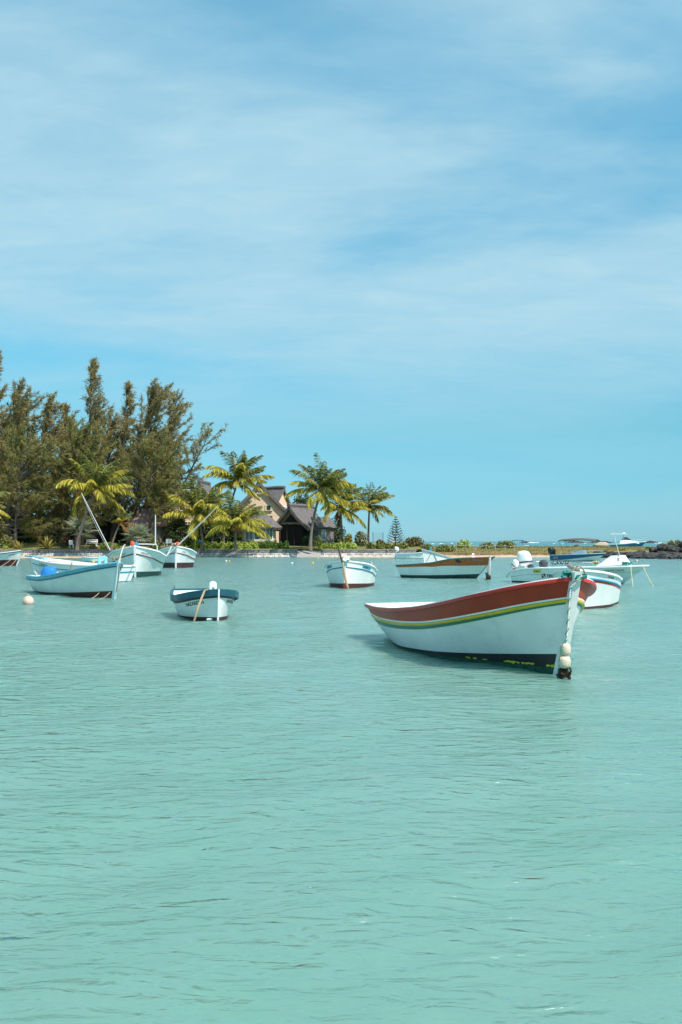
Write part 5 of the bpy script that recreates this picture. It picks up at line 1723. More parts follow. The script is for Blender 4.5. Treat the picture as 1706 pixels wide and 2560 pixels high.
def casuarina(label, top_px, top_py, base_px, Y, spread, seed, dens=1.0, m='needles', low=0.12, lean=0.0, profile=None, ang=(26, 66), tuft=0.8):
    rng = np.random.default_rng(seed)
    base = np.array([(base_px - 853) / F * Y, Y, lawn_z(Y) - 0.2])
    top = np.array(W(top_px, top_py, Y))
    Hh = top[2] - base[2]
    root = thing('casuarina_tree', label, 'tree', tuple(base), 0, 'casuarina trees in the garden')
    prof = curve(profile or [(0, 0.6), (0.25, 1.0), (0.55, 0.75), (0.8, 0.36), (1.0, 0.05)])
    tr = MB()
    def trunk(u):
        p = base + (top - base) * u
        p[0] += math.sin(u * 4 + seed) * 0.35 * (1 - u) * u * 4
        p[1] += math.cos(u * 5 + seed) * 0.3 * u * (1 - u) * 4
        p[0] += lean * u * u * 0
        return p
    tr.tube([trunk(u) - base for u in np.linspace(0, 0.97, 12)], list(np.linspace(0.34, 0.03, 12) * (Hh / 20) ** 0.6), 7)
    tr_o = obj('trunk', tr, 'bark', root)
    lm = MB()
    PP, DD, LL = [], [], []
    nl = int(66 * dens)
    for i in range(nl):
        u = low + (0.98 - low) * ((i + rng.uniform(0, 1)) / nl) ** 0.92
        az = rng.uniform(0, 2 * PI)
        wind = 0.38
        Ls = spread * float(prof((u - low) / (1 - low))) * rng.uniform(0.45, 1.3)
        if Ls < 0.25:
            Ls = 0.25
        el = R(ang[0] + (ang[1] - ang[0]) * u + rng.uniform(-12, 14))
        d = np.array([math.cos(az) * math.cos(el) + wind * 0.6, math.sin(az) * math.cos(el), math.sin(el)])
        d /= np.linalg.norm(d)
        p = trunk(u).copy()
        pts = [p.copy()]
        nseg = 7
        for s_ in range(nseg):
            d = d + np.array([0.06, 0, 0.05]) + rng.normal(size=3) * 0.16
            d /= np.linalg.norm(d)
            p = p + d * Ls / nseg
            pts.append(p.copy())
        lm.tube([Vector(q - base) for q in pts], list(np.linspace(0.10, 0.02, nseg + 1) * max(0.25, Ls / 6)), 5, caps=False)
        pts = np.array(pts)
        # side twigs, each a plume of needles
        nt = max(5, int(Ls * 3.0 * dens ** 0.3))
        for k in range(nt):
            v = 0.18 + 0.82 * (k + rng.uniform(0, 1)) / nt
            q = pts[min(int(v * nseg), nseg - 1)] + (pts[min(int(v * nseg) + 1, nseg)] - pts[min(int(v * nseg), nseg - 1)]) * (v * nseg % 1)
            ax = pts[min(int(v * nseg) + 1, nseg)] - pts[min(int(v * nseg), nseg - 1)]
            ax /= np.linalg.norm(ax) + 1e-9
            td = ax * 0.9 + rng.normal(size=3) * 0.40 + np.array([0.12, 0, 0.15])
            td /= np.linalg.norm(td)
            tl = rng.uniform(0.5, 1.25) * (0.55 + 0.45 * min(1, Ls / 3)) * (1.15 - 0.45 * v)
            nb = int(rng.integers(18, 30))
            w_ = rng.uniform(0, 1, nb)[:, None]
            PP.append(q + td * tl * w_ + rng.normal(size=(nb, 3)) * 0.06)
            dd = td * 0.85 + rng.normal(size=(nb, 3)) * 0.45 + np.array([0.10, 0, 0.12])
            DD.append(dd / np.linalg.norm(dd, axis=1, keepdims=True))
            LL.append(rng.uniform(0.30, 0.85, nb) * tuft)
    # leading shoot
    nb = int(150 * dens)
    w_ = rng.uniform(0.78, 1.0, nb)
    PP.append(np.array([trunk(x) for x in w_]) + rng.normal(size=(nb, 3)) * (0.45 * (1.02 - w_) / 0.24)[:, None])
    dd = rng.normal(size=(nb, 3)) * 0.5 + np.array([0.1, 0, 0.8])
    DD.append(dd / np.linalg.norm(dd, axis=1, keepdims=True))
    LL.append(rng.uniform(0.3, 0.8, nb))
    obj('limb', lm, 'bark', root)
    P, D, L = np.concatenate(PP), np.concatenate(DD), np.concatenate(LL)
    V, T = blades(P, D, L, 0.040 * tuft, rng, droop=0.45)
    npobj('crown', V - base, T, m, root)
    return root


P1 = [(0, 0.55), (0.2, 0.95), (0.5, 0.70), (0.8, 0.33), (1.0, 0.06)]
BR = [(0, 0.8), (0.3, 1.05), (0.65, 1.0), (0.88, 0.68), (1.0, 0.2)]
casuarina('casuarina cut off by the left edge, its tip highest at the edge', -14, 868, -30, 134, 5.5, 1, 1.0, profile=P1)
casuarina('broad casuarina second from the left edge of the grove', 38, 990, 20, 131, 5.3, 2, 1.15, profile=BR)
casuarina('casuarina with bushy rounded top left of the tallest spire', 118, 1022, 100, 133, 5.0, 3, 1.1, profile=BR)
casuarina('slender casuarina between the bushy one and the tallest spire', 158, 1010, 165, 139, 3.8, 4, 0.8, profile=P1)
casuarina('tallest pointed casuarina spire of the grove', 228, 899, 205, 136, 5.7, 5, 1.25, profile=[(0, 0.7), (0.25, 1.0), (0.5, 0.72), (0.66, 0.50), (0.72, 0.50), (0.86, 0.24), (1.0, 0.05)])
casuarina('casuarina with narrow raised top just right of the tallest spire', 322, 954, 280, 137, 4.5, 6, 1.0, profile=P1)
casuarina('casuarina with feathery right leaning top near the grove edge', 384, 975, 320, 135, 5.1, 7, 1.1, profile=BR)
casuarina('casuarina whose plumes reach farthest up at the right of the grove', 442, 1000, 370, 138, 4.5, 8, 0.85, profile=BR)
casuarina('thin leaning casuarina with sparse open branches at the right grove edge', 520, 1090, 395, 134, 4.5, 9, 0.42, profile=[(0, 0.5), (0.4, 0.85), (0.8, 0.8), (1.0, 0.3)], low=0.3)
casuarina('drooping green casuarina in front at the far left over the lawn', 60, 1120, 40, 125, 6.1, 10, 1.15, m='needles_deep', profile=BR, low=0.10, ang=(-4, 45))
casuarina('low dark casuarina spreading behind the leaning palm', 205, 1095, 190, 129, 6.1, 11, 1.25, m='needles_deep', profile=BR, low=0.14, ang=(0, 45))
casuarina('green casuarina hanging in front of the flat roofed block', 372, 1120, 380, 128, 4.8, 12, 1.1, m='needles_deep', profile=BR, low=0.26, ang=(0, 50))


casuarina('lower casuarina filling behind the palm cut off at the left edge', 12, 1062, 0, 140, 5.2, 13, 1.1, profile=BR)
casuarina('lower casuarina filling the gap left of the tallest spire', 168, 1085, 150, 141, 5.0, 14, 1.1, profile=BR)
casuarina('lower casuarina filling the gap right of the tallest spire', 280, 1060, 265, 142, 5.0, 15, 1.1, profile=BR)
casuarina('lower casuarina beneath the feathery tops near the grove edge', 408, 1105, 345, 140, 5.0, 16, 1.0, profile=BR)


def frond(root, o, az, el, L, rng, m, droop=1.25, wind=0.5, nst=50, wid=0.055, ll=0.84):
    """one palm leaf: midrib with two rows of leaflets, bending under its weight and blown to +x"""
    P = np.array(o, float)
    pts, dirs = [P.copy()], []
    n = 16
    for i in range(n):
        s = i / n
        e = el - droop * s ** 1.25
        a = az
        d = np.array([math.cos(a) * math.cos(e), math.sin(a) * math.cos(e), math.sin(e)])
        d = d + np.array([wind * s * 0.9, 0, 0])
        d /= np.linalg.norm(d)
        P = P + d * L / n
        pts.append(P.copy())
        dirs.append(d)
    dirs.append(dirs[-1])
    pts, dirs = np.array(pts), np.array(dirs)
    ss = np.linspace(0.14, 0.995, nst)
    PP, DD, LL, FF = [], [], [], []
    for s in ss:
        f = s * n
        i = min(int(f), n - 1)
        p = pts[i] + (pts[i + 1] - pts[i]) * (f - i)
        d = dirs[i]
        sd_ = np.cross(d, [0, 0, 1.0])
        sd_ /= np.linalg.norm(sd_) + 1e-9
        l = ll * (0.45 + 0.75 * math.sin(min(1, s * 1.15) * PI * 0.86)) * (1.0 if s < 0.85 else 1 - (s - 0.85) * 3.4) * L / 4.2
        for q in (-1, 1):
            v = sd_ * q * 0.62 + d * (0.55 + 0.3 * s) + np.array([0.22 * wind, 0, -0.42]) + rng.normal(size=3) * 0.11
            v /= np.linalg.norm(v)
            PP.append(p); DD.append(v); LL.append(max(l, 0.08) * rng.uniform(0.85, 1.12)); FF.append(np.cross(v, sd_) * 0.6 + np.array([0, 0, 0.7]) + rng.normal(size=3) * 0.25)
    V, T = blades(np.array(PP), np.array(DD), np.array(LL), wid * L / 4.2, rng, droop=0.55, flat=np.array(FF))
    fo = npobj('frond', V, T, m, root)
    rb = MB().tube([Vector(p) for p in pts], list(np.linspace(0.055, 0.012, len(pts)) * L / 4.2), 4, caps=False)
    obj('midrib', rb, 'rachis' if m != 'frond_dry' else 'frond_dry', fo)
    return fo


def palm(label, cx, cy, bx, by, Y, L, seed, n=24, yellow=0.35, dry=0.08, nuts=8, nutm='coconut', wind=0.55, tr=0.16, down=-0.35, bend=0.6):
    rng = np.random.default_rng(seed)
    top = W(cx, cy, Y)
    base = W(bx, by, Y)
    base.z = lawn_z(Y) - 0.1
    root = thing('coconut_palm', label, 'palm tree', tuple(base), 0, 'coconut palms on the lawn')
    t = top - base
    pts = []
    for k in range(11):
        u = k / 10
        q = Vector((t.x * (u ** (1 + bend)), t.y * u, t.z * u))
        pts.append(q)
    rad = [tr * (1.55 - 0.55 * min(1, k / 2.5)) * (1 - 0.03 * k) for k in range(11)]
    obj('trunk', MB().tube(pts, rad, 9), 'palm_bark', root)
    for i in range(n):
        az = i * 2.39996 + rng.uniform(-0.3, 0.3)
        u = (i + 0.5) / n                         # 0 = young upright, 1 = old hanging
        el = R(86) * (1 - u) ** 0.72 + R(math.degrees(down)) * u + rng.uniform(-0.14, 0.14)
        # the wind lays the weather side fronds over
        if math.cos(az) < -0.2:
            el += 0.22
        x = u + rng.uniform(-0.25, 0.25)
        m = 'frond_dry' if x > 1.16 - dry * 2 else ('frond_yellow' if x > 1.0 - yellow else 'frond_green')
        frond(root, pts[-1] + Vector((rng.uniform(-.1, .1), rng.uniform(-.1, .1), rng.uniform(-0.12, .12))), az, el, L * rng.uniform(0.85, 1.1) * (0.82 if u < 0.12 else 1), rng, m,
              droop=0.62 + 0.45 * rng.uniform() + 0.25 * u, wind=wind * rng.uniform(0.7, 1.2))
    nm = MB().lathe(barrel(0.125, 0.27, 8), 8)
    ob = None
    for k in range(nuts):
        a = rng.uniform(0, 2 * PI) if k % 3 else rng.uniform(PI, 2 * PI)
        loc = pts[-1] + Vector((math.cos(a) * rng.uniform(0.22, 0.42), math.sin(a) * rng.uniform(0.22, 0.42), rng.uniform(-0.55, 0.05)))
        if ob is None:
            ob = obj('coconut', nm, nutm, root)
            o = ob
        else:
            o = ob.copy()
            C.objects.link(o)
        o.location = loc
        o.rotation_euler = (rng.uniform(-.5, .5), rng.uniform(-.5, .5), 0)
    # fibrous heart of the crown
    V, T = blades(np.array([pts[-1]]) + rng.normal(size=(60, 3)) * 0.13, np.array([[0, 0, 0.5]]) + rng.normal(size=(60, 3)) * 0.5, 0.5, 0.05, rng, 0.4)
    npobj('crown_fibre', V, T, 'frond_dry', root)
    return root


palm('leaning palm with yellow and rust hanging fronds, in front of the left grove', 242, 1222, 194, 1366, 118, 4.6, 31, n=26, yellow=0.6, dry=0.10, nuts=7, bend=0.5, tr=0.19)
palm('tallest coconut palm with orange nuts left of the peach gable', 596, 1203, 558, 1357, 129, 4.5, 32, n=34, yellow=0.42, dry=0.03, nuts=16)
palm('low yellow palm with orange heart just right of the slanting white pole', 497, 1292, 508, 1358, 121, 4.9, 33, n=30, yellow=0.62, dry=0.03, nuts=18, wind=0.5, down=-0.2)
palm('low yellow palm with orange nuts in front of the round hut', 591, 1314, 589, 1358, 117, 4.1, 34, n=28, yellow=0.62, dry=0.03, nuts=18, wind=0.5, down=-0.25)
palm('tall palm with curved pale trunk right of the thatched pavilion', 803, 1228, 776, 1359, 120, 4.3, 35, n=34, yellow=0.42, dry=0.03, nuts=8, bend=0.9, tr=0.18)
palm('yellowing palm crowded behind the right of the curved trunk palm', 852, 1270, 855, 1354, 127, 4.3, 36, n=28, yellow=0.6, dry=0.06, nuts=4)
palm('slim separate palm standing alone at the right end of the lawn', 924, 1266, 921, 1354, 130, 3.5, 37, n=26, yellow=0.32, dry=0.04, nuts=5, tr=0.15)
palm('palm cut off by the left edge with only its right fronds in view', -62, 1262, -74, 1366, 116, 4.0, 38, n=20, yellow=0.5, dry=0.05, nuts=0)
palm('palm with yellow fronds half hidden by the grove beside the flat roofed block', 412, 1243, 402, 1356, 132, 3.6, 39, n=18, yellow=0.5, dry=0.05, nuts=3)
palm('small young palm with pale leaning trunk right of the white bench', 302, 1306, 279, 1362, 119, 1.9, 40, n=11, yellow=0.6, dry=0.1, nuts=0, tr=0.11)


def lumps(rng, n, ell, nl=9, shell=0.72):
    """points in the outer part of an ellipsoid made of lobes"""
    out = []
    cs = rng.normal(size=(nl, 3))
    cs /= np.linalg.norm(cs, axis=1, keepdims=True)
    cs[:, 2] = np.abs(cs[:, 2]) * 0.9
    cs = cs * rng.uniform(0.35, 0.62, nl)[:, None]
    rs = rng.uniform(0.34, 0.56, nl)
    k = rng.integers(0, nl, n)
    d = rng.normal(size=(n, 3))
    d /= np.linalg.norm(d, axis=1, keepdims=True)
    p = cs[k] + d * (rs[k] * (shell + (1 - shell) * rng.uniform(0, 1, n)))[:, None]
    p = p[p[:, 2] > -0.12]
    return p * np.array(ell), d[:len(p)]


def bush(label, px0, px1, py_top, py_base, Y, seed, m='leaf_mid', n=1600, leaf=0.11, cat='bush', name='bush', depth=None, group=None, flowers=0, fm='flower_red', nl=9, z0=None):
    rng = np.random.default_rng(seed)
    X0, X1 = (px0 - 853) / F * Y, (px1 - 853) / F * Y
    base = np.array([(X0 + X1) / 2, Y, CAM_H - (py_base - HOR) / F * Y if z0 is None else z0])
    hgt = CAM_H - (py_top - HOR) / F * Y - base[2]
    rx = (X1 - X0) / 2 * 1.05
    root = thing(name, label, cat, tuple(base), 0, group)
    P, d = lumps(rng, n, (rx, depth or max(rx * 0.75, 0.6), hgt), nl)
    V, T = quads(P, leaf, rng, np.array([0.1, -0.2, 0.5]))
    npobj('foliage', V, T, m, root)
    st = MB()
    for k in range(6):
        a = rng.uniform(0, 2 * PI)
        e = Vector((math.cos(a) * rx * 0.5, math.sin(a) * rx * 0.4, hgt * 0.7))
        st.tube([Vector((e.x * 0.1, e.y * 0.1, -0.15)), e * 0.5, e], [0.05, 0.035, 0.015], 5)
    obj('stem', st, 'bark', root)
    if flowers:
        P, d = lumps(rng, flowers, (rx * 1.04, (depth or rx * 0.75) * 1.05, hgt * 1.05), nl, 0.95)
        P = P[np.argsort(P[:, 2] + rng.normal(size=len(P)) * hgt * 0.25)[len(P) // 4:]]
        V, T = quads(P, leaf * 0.9, rng)
        npobj('blossom', V, T, fm, root)
    return root


def hedge(label, px0, px1, py_top, py_base, Y, seed, m='leaf_bright', dens=1.0):
    """row of broad leaved shrubs grown together: one thing"""
    rng = np.random.default_rng(seed)
    X0, X1 = (px0 - 853) / F * Y, (px1 - 853) / F * Y
    z0 = lawn_z(Y)
    h = CAM_H - (py_top - HOR) / F * Y - z0
    root = thing('hedge', label, 'hedge', ((X0 + X1) / 2, Y, z0), 0, 'low broad leaved hedges along the sea wall')
    L = X1 - X0
    nb = int(L * 2.2) + 2
    Vs = []
    for k in range(nb):
        c = np.array([-L / 2 + L * (k + 0.5) / nb + rng.uniform(-.15, .15), rng.uniform(-0.35, 0.45), 0])
        P, d = lumps(rng, int(330 * dens), (0.55, 0.6, h * rng.uniform(0.95, 1.3)), 6, 0.6)
        Vs.append(P + c)
    P = np.concatenate(Vs)
    P[:, 2] = np.maximum(P[:, 2], 0.0)
    P[:, 0] = np.clip(P[:, 0], -L / 2, L / 2)
    V, T = quads(P, 0.105, rng, np.array([0.15, -0.30, 0.6]), 0.7)
    npobj('foliage', V, T, m, root)
    st = MB()
    for k in range(int(L * 1.5)):
        x = rng.uniform(-L / 2, L / 2)
        st.tube([(x, 0, -0.1), (x + rng.uniform(-.2, .2), rng.uniform(-.2, .2), h * 0.6)], [0.03, 0.015], 4)
    obj('stem', st, 'bark', root)
    return root


hedge('longest bright green hedge on the wall, left of the slipway', 474, 722, 1352, 1374, 122.9, 51)
hedge('bright green hedge right of the slipway under the curved trunk palm', 797, 893, 1356, 1375, 122.9, 52)
hedge('hedge nearest the end of the sea wall, below the conical pine', 918, 1020, 1356, 1375, 122.9, 53, 'leaf_mid')
bush('bright green shrub pair left of the big bow on boat', 243, 308, 1351, 1374, 121.9, 54, 'leaf_bright', 1500, 0.10)
bush('bright green shrub between the two bow on boats', 380, 404, 1354, 1374, 121.9, 55, 'leaf_bright', 700, 0.09)
bush('small low yellow green shrub at the left edge of the wall', 4, 24, 1362, 1375, 121.9, 56, 'leaf_bright', 350, 0.09)
bush('sprawling brownish shrub below the white bench', 215, 246, 1359, 1374, 122.4, 57, 'leaf_dry', 600, 0.08)
bush('red flowering shrub left of the leaning palm', 146, 186, 1334, 1362, 125, 58, 'leaf_dark', 1300, 0.10, flowers=260, name='flowering_shrub')
bush('red flowering shrub at the left edge', -8, 38, 1332, 1366, 124, 59, 'leaf_mid', 1300, 0.10, flowers=110, name='flowering_shrub')
bush('orange flecked shrub behind the white antenna', 368, 400, 1336, 1364, 126, 60, 'leaf_mid', 900, 0.10, flowers=60, fm='coconut', name='flowering_shrub')
bush('leafy climber over the front of the flat roofed block', 420, 468, 1272, 1322, 141, 61, 'leaf_dark', 2600, 0.13, depth=1.3, z0=4.2)
bush('large leafy tree crown above the parapet behind the flat roofed block', 448, 498, 1196, 1250, 158, 62, 'leaf_dry', 2600, 0.14, z0=8.0, name='leafy_tree', cat='tree')
bush('leafy undergrowth in front of the flat roofed block', 402, 452, 1328, 1366, 131, 63, 'leaf_dark', 2000, 0.12)
bush('shrub in shade behind the low yellow palm of the slanting pole', 455, 500, 1335, 1362, 126, 64, 'leaf_mid', 1400, 0.11)
bush('rounded green bush at the foot of the curved palm trunk', 783, 810, 1338, 1362, 124.5, 65, 'leaf_mid', 1200, 0.09)
bush('dark bush before the pavilion right window, left of the curved trunk', 752, 780, 1340, 1360, 125, 66, 'leaf_dark', 1000, 0.09)
bush('yellow green upright shrub under the crowded palm', 855, 886, 1328, 1358, 125.5, 67, 'leaf_striped', 1500, 0.09)
bush('broad silver leaved bush left of the slim separate palm', 876, 923, 1324, 1360, 127, 68, 'leaf_silver', 1500, 0.14)
bush('dry open bush left of the white speedboat', 938, 964, 1346, 1360, 130, 69, 'leaf_dry', 500, 0.10)
bush('tan sparse bush tree right of the conical pine', 1002, 1062, 1337, 1368, 128, 70, 'leaf_dry', 1900, 0.13, nl=14)
bush('dark broad bush behind the boat with the grey rail', 1044, 1092, 1356, 1384, 125, 71, 'leaf_mid', 1800, 0.11)
bush('dark bush ending the row left of the grassy bank', 1090, 1148, 1356, 1382, 125, 72, 'leaf_mid', 2000, 0.11)
bush('yellow green bush farthest left of the three on the open spit', 1134, 1184, 1347, 1370, 138, 73, 'leaf_bright', 1900, 0.13, nl=12)
bush('dark green bush in the middle of the three on the open spit', 1194, 1242, 1353, 1374, 136, 74, 'leaf_mid', 1800, 0.12, nl=12)
bush('largest bush of the open spit, below the dark green canopy', 1238, 1296, 1349, 1374, 137, 75, 'leaf_mid', 2200, 0.13, nl=14)
bush('lone tuft of shrub on the spit behind the blue motor boat', 1432, 1450, 1360, 1371, 150, 76, 'leaf_dry', 500, 0.10)
bush('low green shrub on the spit left of the black rock mound', 1611, 1632, 1366, 1376, 130, 77, 'leaf_mid', 600, 0.10)
bush('ragged grassy shrub on the spit under the peaked cover antenna', 1545, 1572, 1370, 1382, 120, 78, 'leaf_striped', 700, 0.09)
bush('aloe green shrub crowning the black rock mound at the right edge', 1662, 1712, 1345, 1370, 113, 79, 'leaf_mid', 2200, 0.10, nl=14)
bush('deep green tree mass behind the peach house', 712, 800, 1216, 1352, 168, 80, 'leaf_dark', 8000, 0.22, depth=4.0, name='leafy_tree', cat='tree', nl=20)
bush('grey green thicket tree behind the crowded palm', 786, 872, 1292, 1356, 140, 81, 'leaf_dark', 4200, 0.14, depth=3, name='leafy_tree', cat='tree', nl=16)
bush('dark leafy tree between the tall palm and the round hut', 530, 640, 1258, 1356, 139, 82, 'leaf_dark', 6000, 0.18, depth=2.5, name='leafy_tree', cat='tree', nl=18)
bush('dark tree filling the gap behind the low yellow palm', 452, 545, 1272, 1358, 143, 83, 'leaf_dark', 5000, 0.18, depth=2.2, name='leafy_tree', cat='tree', nl=18)


def thicket():
    rng = np.random.default_rng(90)
    Vs = []
    for k in range(120):
        X = -130 + 106 * (k + rng.uniform()) / 120
        Y = rng.uniform(138, 152)
        h = rng.uniform(6.0, 11.5)
        P, d = lumps(rng, 620, (2.4, 2.2, h), 10, 0.5)
        Vs.append(P + np.array([X, Y, 1.3]))
    V, T = quads(np.concatenate(Vs), 0.26, rng)
    tag(npobj('thicket', V, T, 'leaf_dark', kind='stuff'), 'dark undergrowth filling the back of the casuarina grove', 'undergrowth')


thicket()


def spiky(label, px_, py_, Y, n, L, wd, m, seed, droop=0.25, cat='plant', name='sword_leaf_plant', lo=5, hi=85, z0=None):
    rng = np.random.default_rng(seed)
    p = W(px_, py_, Y)
    p.z = lawn_z(Y) if z0 is None else z0
    root = thing(name, label, cat, tuple(p), 0)
    n_shown = n
    for i in range(n_shown):
        az = i * 2.39996
        el = R(lo + (hi - lo) * (1 - (i + 0.5) / n) ** 1.2)
        l = L * rng.uniform(0.8, 1.12)
        pts = []
        q = Vector((0, 0, 0.05))
        e = el
        for k in range(5):
            pts.append(q.copy())
            q = q + Vector((math.cos(az) * math.cos(e), math.sin(az) * math.cos(e), math.sin(e))) * (l / 4)
            e -= droop * 0.5
        s_ = Vector((-math.sin(az), math.cos(az), 0))
        ws_ = [wd * 0.6, wd, wd, wd * 0.7, 0.006]
        vs = [x for pt, w in zip(pts, ws_) for x in (pt - s_ * w, pt - Vector((0, 0, w * 0.35)), pt + s_ * w)]
        fs = [(3 * k + j, 3 * k + j + 1, 3 * k + 4 + j, 3 * k + 3 + j) for k in range(4) for j in (0, 1)]
        obj('leaf', MB().add(vs, fs), m, root)
    return root


spiky('large yellow striped sword leaf plant at the left of the lawn', 118, 1367, 121.9, 34, 1.75, 0.10, 'leaf_striped', 101)
spiky('smaller yellow striped sword leaf plant near the left edge', 47, 1368, 121.9, 24, 1.25, 0.075, 'leaf_striped', 102, hi=75)
spiky('low spiky aloe on the black rock mound at the right', 1690, 1352, 112, 22, 1.0, 0.07, 'leaf_silver', 103, z0=1.25)
spiky('pale green spiky plant beside the aloe on the rock mound', 1672, 1356, 112.5, 18, 0.8, 0.06, 'leaf_mid', 104, z0=1.1)


def fan_palm(label, px_, py_, top, Y, seed, n=16, r=1.1):
    rng = np.random.default_rng(seed)
    b = W(px_, py_, Y)
    b.z = lawn_z(Y)
    root = thing('fan_palm', label, 'palm tree', tuple(b), 0)
    ht = CAM_H - (top - HOR) / F * Y - b.z
    obj('trunk', MB().tube([(0, 0, -0.1), (0.03, 0, ht * 0.45)], [0.14, 0.10], 8), 'palm_bark', root)
    for i in range(n):
        az = i * 2.39996
        el = R(80 - 95 * (i + 0.5) / n)
        d = Vector((math.cos(az) * math.cos(el), math.sin(az) * math.cos(el), math.sin(el)))
        c = Vector((0, 0, ht * 0.45)) + d * (ht * 0.28)
        st = MB().tube([(0, 0, ht * 0.42), c], [0.03, 0.02], 5, caps=False)
        s_ = d.orthogonal().normalized()
        s_ = Vector((-math.sin(az), math.cos(az), 0))
        nb = 22
        D, P = [], []
        for k in range(nb):
            a = R(-120 + 240 * k / (nb - 1))
            v = d * math.cos(a) + s_ * math.sin(a) + Vector((0, 0, -0.08))
            D.append(v.normalized()); P.append(c)
        nn = d.cross(s_)
        V, T = blades(np.array(P), np.array(D), rng.uniform(0.8, 1.0, nb) * r * ht / 3.0, 0.05, rng, 0.25, flat=np.tile(np.array(nn), (nb, 1)) + rng.normal(size=(nb, 3)) * 0.3)
        f_ = npobj('frond', V, T, 'leaf_silver', root)
        obj('leaf_stalk', st, 'leaf_silver', f_)
    return root


fan_palm('silvery fan palm on the lawn above the big bow on boat', 344, 1366, 1308, 121.8, 111, 20, 1.5)
fan_palm('pale small fan palm in shade left of the leaning palm trunk', 200, 1352, 1286, 126, 112, 12, 1.3)


def norfolk(label, px_, top, Y):
    b = W(px_, 1356, Y)
    b.z = lawn_z(Y)
    rng = np.random.default_rng(7)
    root = thing('conical_pine', label, 'tree', tuple(b), 0)
    H_ = CAM_H - (top - HOR) / F * Y - b.z
    obj('trunk', MB().tube([(0, 0, -0.1), (0, 0, H_)], [0.09, 0.015], 7), 'bark', root)
    nt = 11
    for i in range(nt):
        u = 0.10 + 0.88 * i / (nt - 1)
        z = H_ * u
        r = 1.30 * (1 - u) ** 0.8 + 0.06
        n = 7
        PP, DD, LL = [], [], []
        st = MB()
        for k in range(n):
            a = 2 * PI * k / n + i * 0.8
            pts = [Vector((math.cos(a) * r * s, math.sin(a) * r * s, z + r * 0.38 * s ** 1.6)) for s in np.linspace(0, 1, 6)]
            st.tube(pts, [0.025, 0.022, 0.018, 0.014, 0.01, 0.006], 4)
            m = max(8, int(30 * r))
            s = rng.uniform(0.12, 1, m)
            P = np.stack([math.cos(a) * r * s, math.sin(a) * r * s, z + r * 0.38 * s ** 1.6], 1)
            PP.append(P)
            d = np.array([math.cos(a), math.sin(a), 0.5]) * 0.6 + rng.normal(size=(m, 3)) * 0.55
            DD.append(d / np.linalg.norm(d, axis=1, keepdims=True))
            LL.append(np.full(m, 0.12))
        V, T = blades(np.concatenate(PP), np.concatenate(DD), np.concatenate(LL), 0.035, rng, 0)
        bo = npobj('branch_tier', V, T, 'pine_green', root)
        obj('branch', st, 'bark', bo)
    return root


norfolk('young conical pine with tiered branches at the right end of the garden', 990, 1292, 129)

# grass on the spit
def spit_grass():
    rng = np.random.default_rng(120)
    n = 26000
    X = rng.uniform(9, 60, n)
    Y = 122 + 48 * rng.uniform(0, 1, n) ** 1.6
    d = Y - spit_front(X)
    nz = fbm(X, Y, 33, lo=1.5, hi=8)
    keep = (d > 3.6) & (nz + rng.normal(size=n) * 0.12 > -0.08)
    X, Y = X[keep], Y[keep]
    Z = spit_z(X, Y)
    P = np.stack([X, Y, Z - 0.02], 1)
    D = rng.normal(size=(len(X), 3)) * 0.45 + np.array([0.25, 0, 1.0])
    D /= np.linalg.norm(D, axis=1, keepdims=True)
    V, T = blades(P, D, rng.uniform(0.10, 0.26, len(X)), 0.035, rng, 0.3)
    tag(npobj('grass', V, T, 'grass_dry', kind='stuff'), 'dry yellow green grass covering the low spit', 'grass')


spit_grass()


# ------------------------------------------------------------------ rocks and reef
def rock_mesh(seed, m='basalt'):
    r = random.Random(seed)
    bm = bmesh.new()
    bmesh.ops.create_icosphere(bm, subdivisions=2, radius=1.0)
    ax = [Vector((r.gauss(0, 1), r.gauss(0, 1), r.gauss(0, 1))).normalized() for _ in range(9)]
    ct = [r.uniform(0.55, 0.85) for _ in ax]
    for v in bm.verts:
        p = v.co.copy()
        for a, c in zip(ax, ct):
            k = p.dot(a)
            if k > c:
                p -= a * (k - c) * 0.85
        v.co = p * (1 + r.uniform(-0.05, 0.05))
    me = bpy.data.meshes.new('rock')
    bm.to_mesh(me)
    bm.free()
    me.materials.append(M[m])
    return me


ROCKS = [rock_mesh(i) for i in range(7)]


